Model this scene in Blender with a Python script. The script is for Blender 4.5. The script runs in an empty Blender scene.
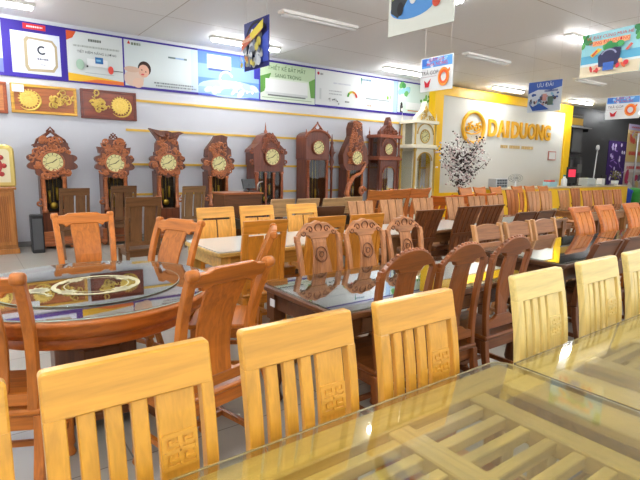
import bpy, bmesh, math, random
from mathutils import Vector, Matrix
PI = math.pi
random.seed(7)
SC = bpy.context.scene
COL = SC.collection

# ------------------------------------------------------------------ helpers
def lin(c):
    out = []
    for v in c[:3]:
        v /= 255.0
        out.append(v / 12.92 if v <= 0.04045 else ((v + 0.055) / 1.055) ** 2.4)
    return tuple(out) + (1.0,)

MATS = {}
def new_mat(name):
    m = bpy.data.materials.new(name)
    m.use_nodes = True
    nt = m.node_tree
    return m, nt, nt.nodes['Principled BSDF']

def plain(name, rgb, rough=0.5, metal=0.0, emit=0.0, coat=0.0, spec=0.5):
    if name in MATS: return MATS[name]
    m, nt, b = new_mat(name)
    b.inputs['Base Color'].default_value = lin(rgb)
    b.inputs['Roughness'].default_value = rough
    b.inputs['Metallic'].default_value = metal
    b.inputs['Coat Weight'].default_value = coat
    b.inputs['Specular IOR Level'].default_value = spec
    if emit:
        b.inputs['Emission Color'].default_value = lin(rgb)
        b.inputs['Emission Strength'].default_value = emit
    MATS[name] = m
    return m

def paint(rgb):
    return plain('print_%02x%02x%02x' % tuple(int(v) for v in rgb), tuple(v * 0.93 for v in rgb), 0.55, spec=0.2)

def wood(name, rgb, axis='z', contrast=0.30, rough=0.38, coat=0.16, vary=0.10):
    rgb = (rgb[0], rgb[1] * 0.985, rgb[2] * 0.74)
    key = name + axis
    if key in MATS: return MATS[key]
    m, nt, b = new_mat('wood_' + key)
    N, L = nt.nodes, nt.links
    tc = N.new('ShaderNodeTexCoord'); mp = N.new('ShaderNodeMapping')
    s = {'z': (22, 22, 1.6), 'x': (1.6, 22, 22), 'y': (22, 1.6, 22)}[axis]
    mp.inputs['Scale'].default_value = s
    n1 = N.new('ShaderNodeTexNoise'); n1.inputs['Scale'].default_value = 1.0
    n1.inputs['Detail'].default_value = 6; n1.inputs['Distortion'].default_value = 1.2
    n2 = N.new('ShaderNodeTexNoise'); n2.inputs['Scale'].default_value = 5.0
    n2.inputs['Detail'].default_value = 3
    add = N.new('ShaderNodeMath'); add.operation = 'MULTIPLY_ADD'
    add.inputs[1].default_value = 0.35
    rp = N.new('ShaderNodeValToRGB')
    c = lin(rgb)
    lo = tuple(v * (1 - contrast) ** 1.6 for v in c[:3]) + (1,)
    hi = tuple(min(1, v * (1 + contrast * 0.45)) for v in c[:3]) + (1,)
    rp.color_ramp.elements[0].position = 0.42; rp.color_ramp.elements[0].color = lo
    rp.color_ramp.elements[1].position = 0.78; rp.color_ramp.elements[1].color = hi
    oi = N.new('ShaderNodeObjectInfo'); mr = N.new('ShaderNodeMapRange')
    mr.inputs['To Min'].default_value = 1 - vary; mr.inputs['To Max'].default_value = 1 + vary
    hs = N.new('ShaderNodeHueSaturation')
    L.new(tc.outputs['Object'], mp.inputs['Vector'])
    L.new(mp.outputs['Vector'], n1.inputs['Vector']); L.new(mp.outputs['Vector'], n2.inputs['Vector'])
    L.new(n2.outputs['Fac'], add.inputs[0]); L.new(n1.outputs['Fac'], add.inputs[2])
    L.new(add.outputs[0], rp.inputs['Fac'])
    L.new(oi.outputs['Random'], mr.inputs['Value']); L.new(mr.outputs[0], hs.inputs['Value'])
    L.new(rp.outputs['Color'], hs.inputs['Color']); L.new(hs.outputs['Color'], b.inputs['Base Color'])
    b.inputs['Roughness'].default_value = rough
    b.inputs['Specular IOR Level'].default_value = 0.4
    b.inputs['Coat Weight'].default_value = coat
    b.inputs['Coat Roughness'].default_value = 0.15
    MATS[key] = m
    return m

def glass(name, tint=(235, 240, 225), ior=1.6, sheen=None, rough=0.015):
    if name in MATS: return MATS[name]
    m = bpy.data.materials.new(name); m.use_nodes = True
    nt = m.node_tree; N, L = nt.nodes, nt.links
    for n in list(N): N.remove(n)
    out = N.new('ShaderNodeOutputMaterial'); mix = N.new('ShaderNodeMixShader')
    tr = N.new('ShaderNodeBsdfTransparent'); gl = N.new('ShaderNodeBsdfGlossy')
    fr = N.new('ShaderNodeFresnel'); ge = N.new('ShaderNodeNewGeometry'); mr = N.new('ShaderNodeMapRange')
    mr.inputs['To Min'].default_value = ior; mr.inputs['To Max'].default_value = 1.0 / ior
    L.new(ge.outputs['Backfacing'], mr.inputs['Value']); L.new(mr.outputs[0], fr.inputs['IOR'])
    tr.inputs['Color'].default_value = lin(tint)
    gl.inputs['Roughness'].default_value = rough
    fac = fr.outputs[0]
    if sheen:                                   # coated glass: mirror like at low angles
        lw = N.new('ShaderNodeLayerWeight'); lw.inputs['Blend'].default_value = 0.5
        pw = N.new('ShaderNodeMath'); pw.operation = 'POWER'; pw.inputs[1].default_value = 2.2
        ma = N.new('ShaderNodeMath'); ma.operation = 'MULTIPLY_ADD'; ma.inputs[1].default_value = sheen; ma.inputs[2].default_value = 0.06
        L.new(lw.outputs['Facing'], pw.inputs[0]); L.new(pw.outputs[0], ma.inputs[0]); fac = ma.outputs[0]
    L.new(fac, mix.inputs[0]); L.new(tr.outputs[0], mix.inputs[1]); L.new(gl.outputs[0], mix.inputs[2])
    L.new(mix.outputs[0], out.inputs['Surface'])
    MATS[name] = m
    return m

class MB:
    """collects shapes into one mesh"""
    def __init__(self):
        self.v, self.f, self.sm, self.mi, self.mats = [], [], [], [], []
        self.cur = 0
    def mat(self, m):
        if m not in self.mats: self.mats.append(m)
        self.cur = self.mats.index(m); return self
    def add(self, vs, fs, smooth=False):
        o = len(self.v)
        self.v += [tuple(p) for p in vs]
        for f in fs:
            self.f.append([i + o for i in f]); self.sm.append(smooth); self.mi.append(self.cur)
    def box(self, x0, x1, y0, y1, z0, z1, M=None):
        vs = [Vector((x, y, z)) for z in (z0, z1) for x, y in ((x0, y0), (x1, y0), (x1, y1), (x0, y1))]
        if M: vs = [M @ p for p in vs]
        self.add(vs, [(3, 2, 1, 0), (4, 5, 6, 7), (0, 1, 5, 4), (1, 2, 6, 5), (2, 3, 7, 6), (3, 0, 4, 7)])
    def taper(self, x, y, z0, z1, a0, a1, dx=0, dy=0):
        vs = []
        for z, a, k in ((z0, a0, 0), (z1, a1, 1)):
            for sx, sy in ((-1, -1), (1, -1), (1, 1), (-1, 1)):
                vs.append((x + dx * (1 - k) + sx * a, y + dy * (1 - k) + sy * a, z))
        self.add(vs, [(3, 2, 1, 0), (4, 5, 6, 7), (0, 1, 5, 4), (1, 2, 6, 5), (2, 3, 7, 6), (3, 0, 4, 7)])
    def strip(self, x0, x1, z0, z1, t, prof, x0t=None, x1t=None, n=8, dy=0, wv=None):
        x0t = x0 if x0t is None else x0t; x1t = x1 if x1t is None else x1t
        vs, fs = [], []
        for i in range(n + 1):
            u = i / n; z = z0 + (z1 - z0) * u
            a = x0 + (x0t - x0) * u; b = x1 + (x1t - x1) * u
            if wv:
                w = wv(u); a -= w; b += w
            y = prof(z) + dy
            vs += [(a, y - t / 2, z), (b, y - t / 2, z), (b, y + t / 2, z), (a, y + t / 2, z)]
        for i in range(n):
            o = i * 4
            for k in range(4):
                j = (k + 1) % 4
                fs.append((o + k, o + j, o + 4 + j, o + 4 + k))
        fs.append((3, 2, 1, 0)); e = n * 4; fs.append((e, e + 1, e + 2, e + 3))
        self.add(vs, fs)
    def prism(self, pts, prof, t, dy=0, smooth=False):
        """outline in x,z; y follows prof(z)"""
        n = len(pts)
        if sum(pts[i][0] * pts[(i + 1) % n][1] - pts[(i + 1) % n][0] * pts[i][1] for i in range(n)) < 0:
            pts = pts[::-1]
        vs = [(x, prof(z) + dy - t / 2, z) for x, z in pts] + [(x, prof(z) + dy + t / 2, z) for x, z in pts]
        fs = [tuple(range(n)), tuple(range(2 * n - 1, n - 1, -1))]
        for i in range(n):
            j = (i + 1) % n
            fs.append((j, i, i + n, j + n))
        self.add(vs, fs)
    def slab(self, pts, z0, z1):
        """outline in x,y; extruded in z"""
        n = len(pts)
        if sum(pts[i][0] * pts[(i + 1) % n][1] - pts[(i + 1) % n][0] * pts[i][1] for i in range(n)) < 0:
            pts = pts[::-1]
        vs = [(x, y, z0) for x, y in pts] + [(x, y, z1) for x, y in pts]
        fs = [tuple(range(n - 1, -1, -1)), tuple(range(n, 2 * n))]
        for i in range(n):
            j = (i + 1) % n
            fs.append((i, j, j + n, i + n))
        self.add(vs, fs)
    def lathe(self, prof, c=(0, 0, 0), seg=16, axis='z', smooth=True, rot=0.0):
        vs, fs = [], []
        for r, h in prof:
            for k in range(seg):
                a = 2 * PI * k / seg + rot
                p = (r * math.cos(a), r * math.sin(a), h)
                if axis == 'x': p = (p[2], p[0], p[1])
                if axis == 'y': p = (p[0], -p[2], p[1])
                vs.append((p[0] + c[0], p[1] + c[1], p[2] + c[2]))
        m = len(prof)
        for i in range(m - 1):
            for k in range(seg):
                j = (k + 1) % seg
                fs.append((i * seg + k, i * seg + j, (i + 1) * seg + j, (i + 1) * seg + k))
        self.add(vs, fs, smooth)
        caps = [tuple(range(seg - 1, -1, -1)), tuple(range((m - 1) * seg, m * seg))]
        self.add(vs, caps, False) if False else self._caps(len(self.v) - len(vs), caps)
    def _caps(self, o, caps):
        for f in caps:
            self.f.append([i + o for i in f]); self.sm.append(False); self.mi.append(self.cur)
    def tube(self, pts, r, seg=8, closed=False):
        pts = [Vector(p) for p in pts]; n = len(pts)
        rs = r if isinstance(r, (list, tuple)) else [r] * n
        vs, fs = [], []; up = None
        for i, p in enumerate(pts):
            if closed: d = pts[(i + 1) % n] - pts[i - 1]
            else: d = pts[min(i + 1, n - 1)] - pts[max(i - 1, 0)]
            if d.length < 1e-9: d = Vector((0, 0, 1))
            d.normalize()
            if up is None:
                up = Vector((0, 0, 1)) if abs(d.z) < 0.9 else Vector((1, 0, 0))
            s = d.cross(up)
            if s.length < 1e-6: s = d.cross(Vector((0, 1, 0)))
            s.normalize(); up = s.cross(d).normalized()
            for k in range(seg):
                a = 2 * PI * k / seg
                vs.append(p + (s * math.cos(a) + up * math.sin(a)) * rs[i])
        m = n if closed else n - 1
        for i in range(m):
            i2 = (i + 1) % n
            for k in range(seg):
                j = (k + 1) % seg
                fs.append((i * seg + k, i * seg + j, i2 * seg + j, i2 * seg + k))
        self.add(vs, fs, True)
        if not closed:
            o = len(self.v) - len(vs)
            self._caps(o, [tuple(range(seg - 1, -1, -1)), tuple(range((n - 1) * seg, n * seg))])
    def ball(self, c, r, seg=8, rings=6, sc=(1, 1, 1)):
        vs, fs = [], []
        for i in range(rings + 1):
            th = PI * i / rings
            rr = max(math.sin(th), 0.02)
            for k in range(seg):
                a = 2 * PI * k / seg
                vs.append((c[0] + r * sc[0] * rr * math.cos(a), c[1] + r * sc[1] * rr * math.sin(a), c[2] - r * sc[2] * math.cos(th)))
        for i in range(rings):
            for k in range(seg):
                j = (k + 1) % seg
                fs.append((i * seg + k, i * seg + j, (i + 1) * seg + j, (i + 1) * seg + k))
        self.add(vs, fs, True)
    def build(self, name, m=None, parent=None, bevel=0.0, loc=None):
        me = bpy.data.meshes.new(name)
        me.from_pydata(self.v, [], self.f)
        mats = self.mats if self.mats else [m]
        for k in mats: me.materials.append(k)
        me.polygons.foreach_set('use_smooth', self.sm)
        if self.mats: me.polygons.foreach_set('material_index', self.mi)
        me.update()
        bm = bmesh.new(); bm.from_mesh(me)
        bmesh.ops.recalc_face_normals(bm, faces=bm.faces)
        if bevel:
            es = [e for e in bm.edges if len(e.link_faces) == 2 and e.calc_face_angle(0) > 0.6]
            if es: bmesh.ops.bevel(bm, geom=es, offset=bevel, segments=1, affect='EDGES', clamp_overlap=True)
        bm.to_mesh(me); bm.free()
        o = bpy.data.objects.new(name, me); COL.objects.link(o)
        if parent: o.parent = parent
        if loc: o.location = loc
        return o

def thing(name, label, cat, loc=(0, 0, 0), rz=0.0, group=None):
    o = bpy.data.objects.new(name, None); COL.objects.link(o)
    o.empty_display_size = 0.1
    o.location = loc; o.rotation_euler = (0, 0, rz)
    return tag(o, label, cat, group)
def tag(o, label, cat, group=None, kind=None):
    o['label'] = label; o['category'] = cat
    if group: o['group'] = group
    if kind: o['kind'] = kind
    return o
def struct(o, label, cat):
    o['kind'] = 'structure'; o['label'] = label; o['category'] = cat
    return o
def kids(o): return KIDS.get(o.name, [])
def dup(root):
    r = root.copy(); COL.objects.link(r)
    for ch in [c for c in root.children]:
        c = ch.copy(); COL.objects.link(c); c.parent = r
        for g in [k for k in ch.children]:
            d = g.copy(); COL.objects.link(d); d.parent = c
    return r

def text_mesh(s, size, align='CENTER', bold=0.0, extrude=0.0):
    cu = bpy.data.curves.new('txt', 'FONT'); cu.body = s; cu.size = size
    cu.align_x = align; cu.align_y = 'CENTER'; cu.offset = bold; cu.extrude = extrude
    cu.resolution_u = 3
    ob = bpy.data.objects.new('txt', cu); COL.objects.link(ob)
    dg = bpy.context.evaluated_depsgraph_get()
    me = ob.evaluated_get(dg).to_mesh()
    vs = [tuple(v.co) for v in me.vertices]; fs = [tuple(p.vertices) for p in me.polygons]
    ob.evaluated_get(dg).to_mesh_clear()
    bpy.data.objects.remove(ob); bpy.data.curves.remove(cu)
    return vs, fs

# ------------------------------------------------------------------ camera
H = 1.5
FOC = 489.3567
cam_x = Vector((0.80924001, -0.58725616, 0.01614983))     # camera right in world
cam_y = Vector((0.07735382, 0.1337639, 0.98798968))       # camera up
cam_f = Vector((0.58236329, 0.79827152, -0.15367361))     # viewing direction
cd = bpy.data.cameras.new('camera'); co = bpy.data.objects.new('camera', cd); COL.objects.link(co)
cd.sensor_width = 36.0; cd.lens = FOC / 640.0 * 36.0; cd.clip_start = 0.02; cd.clip_end = 100
m3 = Matrix((cam_x, cam_y, -cam_f)).transposed()
co.matrix_world = Matrix.Translation((0, 0, H)) @ m3.to_4x4()
SC.camera = co

# ------------------------------------------------------------------ setting
WY = 9.75; CZ = 3.80
XL, XR, YB = -2.6, 27.0, -3.2

def floor_mat():
    m, nt, b = new_mat('floor_tiles'); N, L = nt.nodes, nt.links
    tc = N.new('ShaderNodeTexCoord'); br = N.new('ShaderNodeTexBrick')
    br.offset = 0.0; br.inputs['Scale'].default_value = 1.0
    br.inputs['Brick Width'].default_value = 0.6; br.inputs['Row Height'].default_value = 0.6
    br.inputs['Mortar Size'].default_value = 0.004
    br.inputs['Color1'].default_value = lin((176, 172, 162)); br.inputs['Color2'].default_value = lin((170, 166, 156))
    br.inputs['Mortar'].default_value = lin((125, 118, 108))
    nz = N.new('ShaderNodeTexNoise'); nz.inputs['Scale'].default_value = 3
    mx = N.new('ShaderNodeMix'); mx.data_type = 'RGBA'; mx.blend_type = 'MULTIPLY'; mx.inputs[0].default_value = 0.12
    L.new(tc.outputs['Object'], br.inputs['Vector']); L.new(tc.outputs['Object'], nz.inputs['Vector'])
    L.new(br.outputs['Color'], mx.inputs[6]); L.new(nz.outputs['Color'], mx.inputs[7])
    L.new(mx.outputs[2], b.inputs['Base Color'])
    b.inputs['Roughness'].default_value = 0.3
    return m
def ceil_mat():
    m, nt, b = new_mat('ceiling_panels'); N, L = nt.nodes, nt.links
    tc = N.new('ShaderNodeTexCoord'); br = N.new('ShaderNodeTexBrick')
    br.offset = 0.0; br.inputs['Scale'].default_value = 1.0
    br.inputs['Brick Width'].default_value = 2.85; br.inputs['Row Height'].default_value = 2.05
    br.inputs['Mortar Size'].default_value = 0.008
    br.inputs['Color1'].default_value = lin((240, 240, 238)); br.inputs['Color2'].default_value = lin((237, 237, 234))
    br.inputs['Mortar'].default_value = lin((186, 180, 170))
    L.new(tc.outputs['Object'], br.inputs['Vector'])
    L.new(br.outputs['Color'], b.inputs['Base Color'])
    b.inputs['Roughness'].default_value = 0.6
    return m
fm = MB(); fm.box(XL, XR, YB, WY + 0.1, -0.1, 0.0)
struct(fm.build('floor', floor_mat()), 'glossy pale beige tiled showroom floor', 'floor')
cm = MB(); cm.box(XL, XR, YB, WY + 0.1, CZ, CZ + 0.1)
struct(cm.build('ceiling', ceil_mat()), 'flat grey beige panel ceiling', 'ceiling')
white_wall = plain('wall_paint', (198, 200, 206), 0.6)
wm = MB(); wm.box(XL, 18.2, WY, WY + 0.15, 0, CZ)
struct(wm.build('wall_back', white_wall), 'white wall behind the clocks', 'wall')
wm = MB(); wm.box(18.2, XR, WY, WY + 0.15, 0, CZ)
struct(wm.build('wall_back_dark', plain('black_wall', (42, 43, 44), 0.45)), 'black wall section at the far right', 'wall')
wm = MB(); wm.box(XR, XR + 0.15, YB, WY + 0.15, 0, CZ)
struct(wm.build('wall_right', plain('end_wall', (190, 180, 175), 0.6)), 'far end wall of the showroom', 'wall')
sk = MB(); sk.box(XL, 10.9, WY - 0.015, WY, 0, 0.09)
struct(sk.build('baseboard_back', plain('base_grey', (120, 118, 116), 0.4)), 'grey skirting under the clock wall', 'baseboard')
gold_trim = plain('gold_trim', (222, 178, 66), 0.4)
for i, (xa, z) in enumerate(((2.74, 2.625), (2.56, 2.075), (2.6, 1.435), (2.6, 0.86))):
    t = MB(); t.box(xa, 10.9, WY - 0.02, WY, z - 0.022, z + 0.022)
    struct(t.build('trim_%d' % (i + 1), gold_trim),
           ['highest', 'second highest', 'third', 'lowest'][i] + ' thin gold strip along the clock wall', 'trim')

# lights
def make_light(x, y, lit, label):
    r = thing('ceiling_light', label, 'ceiling light', (x, y, CZ), 0, 'tube lights on the ceiling')
    h = MB(); h.prism([(-0.74, -0.0), (-0.74, -0.03), (-0.72, -0.045), (0.72, -0.045), (0.74, -0.03), (0.74, 0.0)], lambda z: 0, 0.16)
    h.build('housing', plain('light_housing', (225, 222, 215), 0.4), r)
    for s in (-1, 1):
        t = MB(); t.tube([(-0.7, s * 0.035, -0.065), (0.7, s * 0.035, -0.065)], 0.02, 10)
        o = t.build('tube', plain('tube_lit', (250, 252, 255), 0.3, emit=34.0) if lit else plain('tube_off', (225, 224, 220), 0.3), r)
    return r
ROWS = {8.88: (1, [(0.35, 'above the purple water heater banner'), (4.65, 'above the blue banner, behind the night blue hanging sign'), (9.0, 'above the far end of the banner strip'), (13.3, 'over the yellow framed sign wall'), (17.6, 'over the right end of the sign wall'), (22.2, 'added unseen behind the far right sign to brighten the end posters')]),  # last tube is an unseen extra, added to brighten the dim right end
        6.74: (0, [(4.85, 'unlit, upper middle of the ceiling'), (9.25, 'unlit, above the gift sign'), (13.75, 'unlit, between the winter sign and beach sign')]),
        4.70: (1, [(0.6, ''), (5.05, 'lit, cut by top photo edge right of the truck sign'), (9.4, 'lit, half hidden behind the beach sign'), (14.0, 'lit, far right'),]),
        2.60: (1, [(-0.6, ''), (3.9, ''), (9.0, ''), (13.5, '')]),
        0.40: (1, [(-0.6, ''), (3.6, ''), (8.0, '')]), -1.7: (1, [(-0.6, ''), (3.6, '')])}
for y, (lit, xs) in ROWS.items():
    for x, d in xs:
        make_light(x, y, lit, ('white tube light ' + d) if d else 'white tube light on the near ceiling, outside the photo')

# ------------------------------------------------------------------ chairs
CH_GROUP = {}
class Chair: pass

def base_parts(root, m, mh, W, D=0.42, seat_z=0.45, leg='taper', seat_mat=None, y_back=0.19, apron=True, Wb=None):
    hw = W / 2; Wb = Wb or W
    s = MB(); s.slab([(-hw, -D / 2 - 0.02), (hw, -D / 2 - 0.02), (Wb / 2 - 0.01, y_back + 0.02), (-Wb / 2 + 0.01, y_back + 0.02)], seat_z - 0.03, seat_z)
    s.build('seat', seat_mat or mh, root, 0.008)
    if apron:
        a = MB()
        a.box(-hw + 0.03, hw - 0.03, -D / 2 + 0.0, -D / 2 + 0.022, seat_z - 0.1, seat_z - 0.03)
        a.box(-hw + 0.03, hw - 0.03, y_back - 0.02, y_back + 0.002, seat_z - 0.1, seat_z - 0.03)
        for sx in (-1, 1):
            a.box(sx * (hw - 0.04) - 0.011, sx * (hw - 0.04) + 0.011, -D / 2, y_back, seat_z - 0.1, seat_z - 0.03)
        a.build('seat_frame', mh, root, 0.003)
    for sx in (-1, 1):
        l = MB()
        x = sx * (hw - 0.03); y = -D / 2 + 0.02
        if leg == 'turned':
            l.lathe([(0.018, 0), (0.026, 0.015), (0.018, 0.035), (0.015, 0.05), (0.024, 0.07), (0.02, 0.1), (0.022, 0.26), (0.03, 0.3), (0.022, 0.32)], (x, y, 0), 10)
            l.box(x - 0.024, x + 0.024, y - 0.024, y + 0.024, 0.32, seat_z - 0.03)
        else:
            l.taper(x, y, 0, seat_z - 0.03, 0.016, 0.022)
        l.build('leg', m, root)
        l = MB()
        l.strip(sx * (Wb / 2 - 0.022) - 0.02, sx * (Wb / 2 - 0.022) + 0.02, 0, seat_z - 0.03, 0.038, lambda z: y_back + 0.0 + 0.10 * max(0, (0.45 - z) / 0.45) ** 1.6, n=5)
        l.build('leg', m, root, 0.003)
    st = MB()
    for sx in (-1, 1):
        st.box(sx * (hw - 0.035) - 0.009, sx * (hw - 0.035) + 0.009, -D / 2 + 0.03, y_back + 0.02, 0.17, 0.2)
    st.box(-hw + 0.045, hw - 0.045, -0.03, -0.01, 0.172, 0.198)
    st.build('stretcher', mh, root)

def mkprof(y0, lean, Ht, p=1.5, dip=0.02, zs=0.42):
    def f(z):
        u = min(max((z - zs) / (Ht - zs), 0), 1.15)
        return y0 + lean * u ** p - dip * math.sin(PI * min(u, 1))
    return f

def rounded_top(x0, x1, z0, z1, r=0.02, n=4):
    pts = [(x0, z0), (x1, z0)]
    for k in range(n + 1):
        a = (PI / 2) * k / n; pts.append((x1 - r + r * math.cos(a), z1 - r + r * math.sin(a)))
    for k in range(n + 1):
        a = PI / 2 + (PI / 2) * k / n; pts.append((x0 + r + r * math.cos(a), z1 - r + r * math.sin(a)))
    return pts

def chair_slat(kind):                       # slatted back with wide top board and carved panel
    col = (212, 156, 74) if kind == 'honey' else (226, 202, 164)
    mz, mx = wood(kind, col, 'z', 0.16, 0.3, 0.4, 0.03), wood(kind, col, 'x', 0.16, 0.3, 0.4, 0.03)
    r = thing('dining_chair', '', 'chair'); W = 0.385; Ht = 1.05; hw = W / 2
    base_parts(r, mz, mx, 0.42, seat_z=0.46, Wb=W)
    pf = mkprof(0.19, 0.05, Ht, 1.4, 0.024)
    z0, z1 = 0.43, 0.945
    fr = [.115, .055, .1, .05, .1, .05, .1, .05, .25, .045, .085]
    x = -hw; T = sum(fr)
    for i, w in enumerate(fr):
        w = w / T * W
        if i % 2 == 0:
            nm = 'back_post' if i in (0, 10) else ('back_panel' if i == 8 else 'slat')
            b = MB(); b.strip(x, x + w, z0 if i in (0, 10) else 0.5, z1 + 0.004, 0.034 if i in (0, 10) else 0.02, pf)
            o = b.build(nm, mz, r, 0.003)
            if i == 8:
                c = MB(); cx = x + w / 2; s = 0.038
                def ln(xa, xb, za, zb):
                    c.strip(cx + xa, cx + xb, 0.80 + za, 0.80 + zb, 0.006, pf, n=2, dy=-0.011)
                e = 0.0035
                for qx in (-1, 1):
                    for qz in (-1, 1):
                        ox, oz = qx * s * 0.52, qz * s * 0.52; q = s * 0.46
                        ln(ox - q, ox + q, oz + q - e, oz + q + e); ln(ox - q, ox + q, oz - q - e, oz - q + e)
                        ln(ox - q - e, ox - q + e, oz - q, oz + q); ln(ox + q - e, ox + q + e, oz - q * 0.2, oz + q)
                        ln(ox - q * 0.3, ox + q, oz - q * 0.2 - e, oz - q * 0.2 + e); ln(ox - q * .3 - e, ox - q * .3 + e, oz - q * .2, oz + q * .5)
                for a in (-1, 1):
                    ln(-s * 1.1, s * 1.1, a * s * 1.1 - e, a * s * 1.1 + e); ln(a * s * 1.1 - e, a * s * 1.1 + e, -s * 1.1, s * 1.1)
                c.build('carved_motif', mx, o)
        x += w
    t = MB(); t.prism(rounded_top(-hw, hw, z1 - 0.002, Ht, 0.012), pf, 0.034)
    t.build('top_rail', mx, r, 0.005)
    b = MB(); b.strip(-hw + 0.03, hw - 0.03, 0.47, 0.52, 0.026, pf, n=2)
    b.build('lower_rail', mx, r, 0.003)
    r['top'] = pf(Ht); r['_'] = 0
    return r

def chair_yoke():                           # orange chair, curled posts, wide splat
    col = (182, 106, 44)
    mz, mx = wood('orange', col, 'z', 0.28), wood('orange', col, 'x', 0.28)
    r = thing('yoke_back_chair', '', 'chair'); W = 0.46; Ht = 1.07
    base_parts(r, mz, mx, 0.46, 0.44, 0.46, 'turned', Wb=W)
    pf = mkprof(0.19, 0.13, Ht, 1.6, 0.035)
    for s in (-1, 1):
        b = MB(); b.strip(s * 0.185 - 0.022, s * 0.185 + 0.022, 0.43, 1.045, 0.04, pf, s * 0.212 - 0.021, s * 0.212 + 0.021, 10)
        b.lathe([(0.014, -0.027), (0.025, -0.024), (0.027, 0), (0.025, 0.024), (0.014, 0.027)], (s * 0.212, pf(1.045) + 0.004, 1.046), 12, 'x')
        b.build('back_post', mz, r, 0.004)
    t = MB()
    t.prism([(-0.2, 0.99), (-0.155, 0.985), (-0.14, 0.962), (-0.115, 0.975), (-0.09, 0.985), (0.09, 0.985), (0.115, 0.975), (0.14, 0.962), (0.155, 0.985), (0.2, 0.99),
             (0.2, 1.05), (0.14, 1.052), (0.11, 1.068), (-0.11, 1.068), (-0.14, 1.052), (-0.2, 1.05)], pf, 0.036)
    t.build('top_rail', mx, r, 0.005)
    b = MB(); b.strip(-0.09, 0.09, 0.5, 0.992, 0.018, lambda z: pf(z) - 0.025 * math.sin((z - 0.5) * 6.3), -0.11, 0.11, 10)
    b.build('splat', mz, r, 0.003)
    b = MB(); b.strip(-0.18, 0.18, 0.475, 0.525, 0.028, pf, n=2); b.build('lower_rail', mx, r, 0.003)
    r['top'] = pf(1.03)
    return r

def chair_hpanel(kind):                     # light oak with slot under the head board
    col = {'oak': (222, 160, 88), 'amber': (198, 128, 52)}[kind]
    mz, mx = wood(kind, col, 'z', 0.2), wood(kind, col, 'x', 0.2)
    r = thing('oak_panel_chair', '', 'chair'); W = 0.40; Ht = 1.05; hw = W / 2
    base_parts(r, mz, mx, 0.42, Wb=W)
    pf = mkprof(0.19, 0.06, Ht, 1.3, 0.02)
    for s in (-1, 1):
        a, b_ = sorted((s * hw, s * (hw - 0.05)))
        b = MB(); b.strip(a, b_, 0.43, 0.945, 0.03, pf); b.build('back_post', mz, r, 0.003)
        a, b_ = sorted((s * (hw - 0.051), s * 0.008))
        b = MB(); b.strip(a, b_, 0.5, 0.925, 0.018, pf); b.build('back_panel', mz, r, 0.002)
    b = MB(); b.prism(rounded_top(-hw, hw, 0.945, Ht, 0.008), pf, 0.03); b.build('top_rail', mx, r, 0.003)
    b = MB(); b.strip(-hw + 0.05, hw - 0.05, 0.49, 0.54, 0.026, pf, n=2); b.build('lower_rail', mx, r, 0.002)
    r['top'] = pf(Ht)
    return r

def chair_dark(kind, Ht=1.08):              # dark brown boards
    col = {'walnut': (104, 70, 52), 'grey': (122, 92, 78), 'sand': (186, 152, 140), 'umber': (84, 50, 34)}[kind]
    mz, mx = wood(kind, col, 'z', 0.25), wood(kind, col, 'x', 0.25)
    r = thing('board_back_chair', '', 'chair'); W = 0.35 if kind == 'sand' else 0.42; hw = W / 2
    base_parts(r, mz, mx, W, Wb=W, seat_mat=plain('dark_pad', (38, 32, 30), 0.5) if kind == 'sand' else None)
    pf = mkprof(0.19, 0.10, Ht, 1.3, 0.02)
    zt = Ht - 0.115
    for s in (-1, 1):
        a, b_ = sorted((s * hw, s * (hw - 0.045)))
        b = MB(); b.strip(a, b_, 0.43, zt, 0.032, pf); b.build('back_post', mz, r, 0.003)
    if kind == 'sand':
        b = MB(); b.strip(-hw + 0.045, hw - 0.045, zt - 0.12, zt, 0.02, pf, n=3); b.build('back_panel', mx, r)
    else:
        for s in (-1, 1):
            a, b_ = sorted((s * (hw - 0.062), s * 0.012))
            b = MB(); b.strip(a, b_, 0.5, zt, 0.016, pf); b.build('slat', mz, r, 0.002)
    b = MB(); b.prism(rounded_top(-hw, hw, zt, Ht, 0.01), pf, 0.032); b.build('top_rail', mx, r, 0.004)
    b = MB(); b.strip(-hw + 0.04, hw - 0.04, 0.49, 0.54, 0.026, pf, n=2); b.build('lower_rail', mx, r)
    r['top'] = pf(Ht)
    return r

def spiral(cx, cz, r0, turns, pf, dy, start=0, sgn=1, n=18):
    out = []
    for i in range(n + 1):
        u = i / n; a = start + sgn * turns * 2 * PI * u; rr = r0 * (1 - 0.85 * u)
        x, z = cx + rr * math.cos(a), cz + rr * math.sin(a)
        out.append((x, pf(z) + dy, z))
    return out

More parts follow.
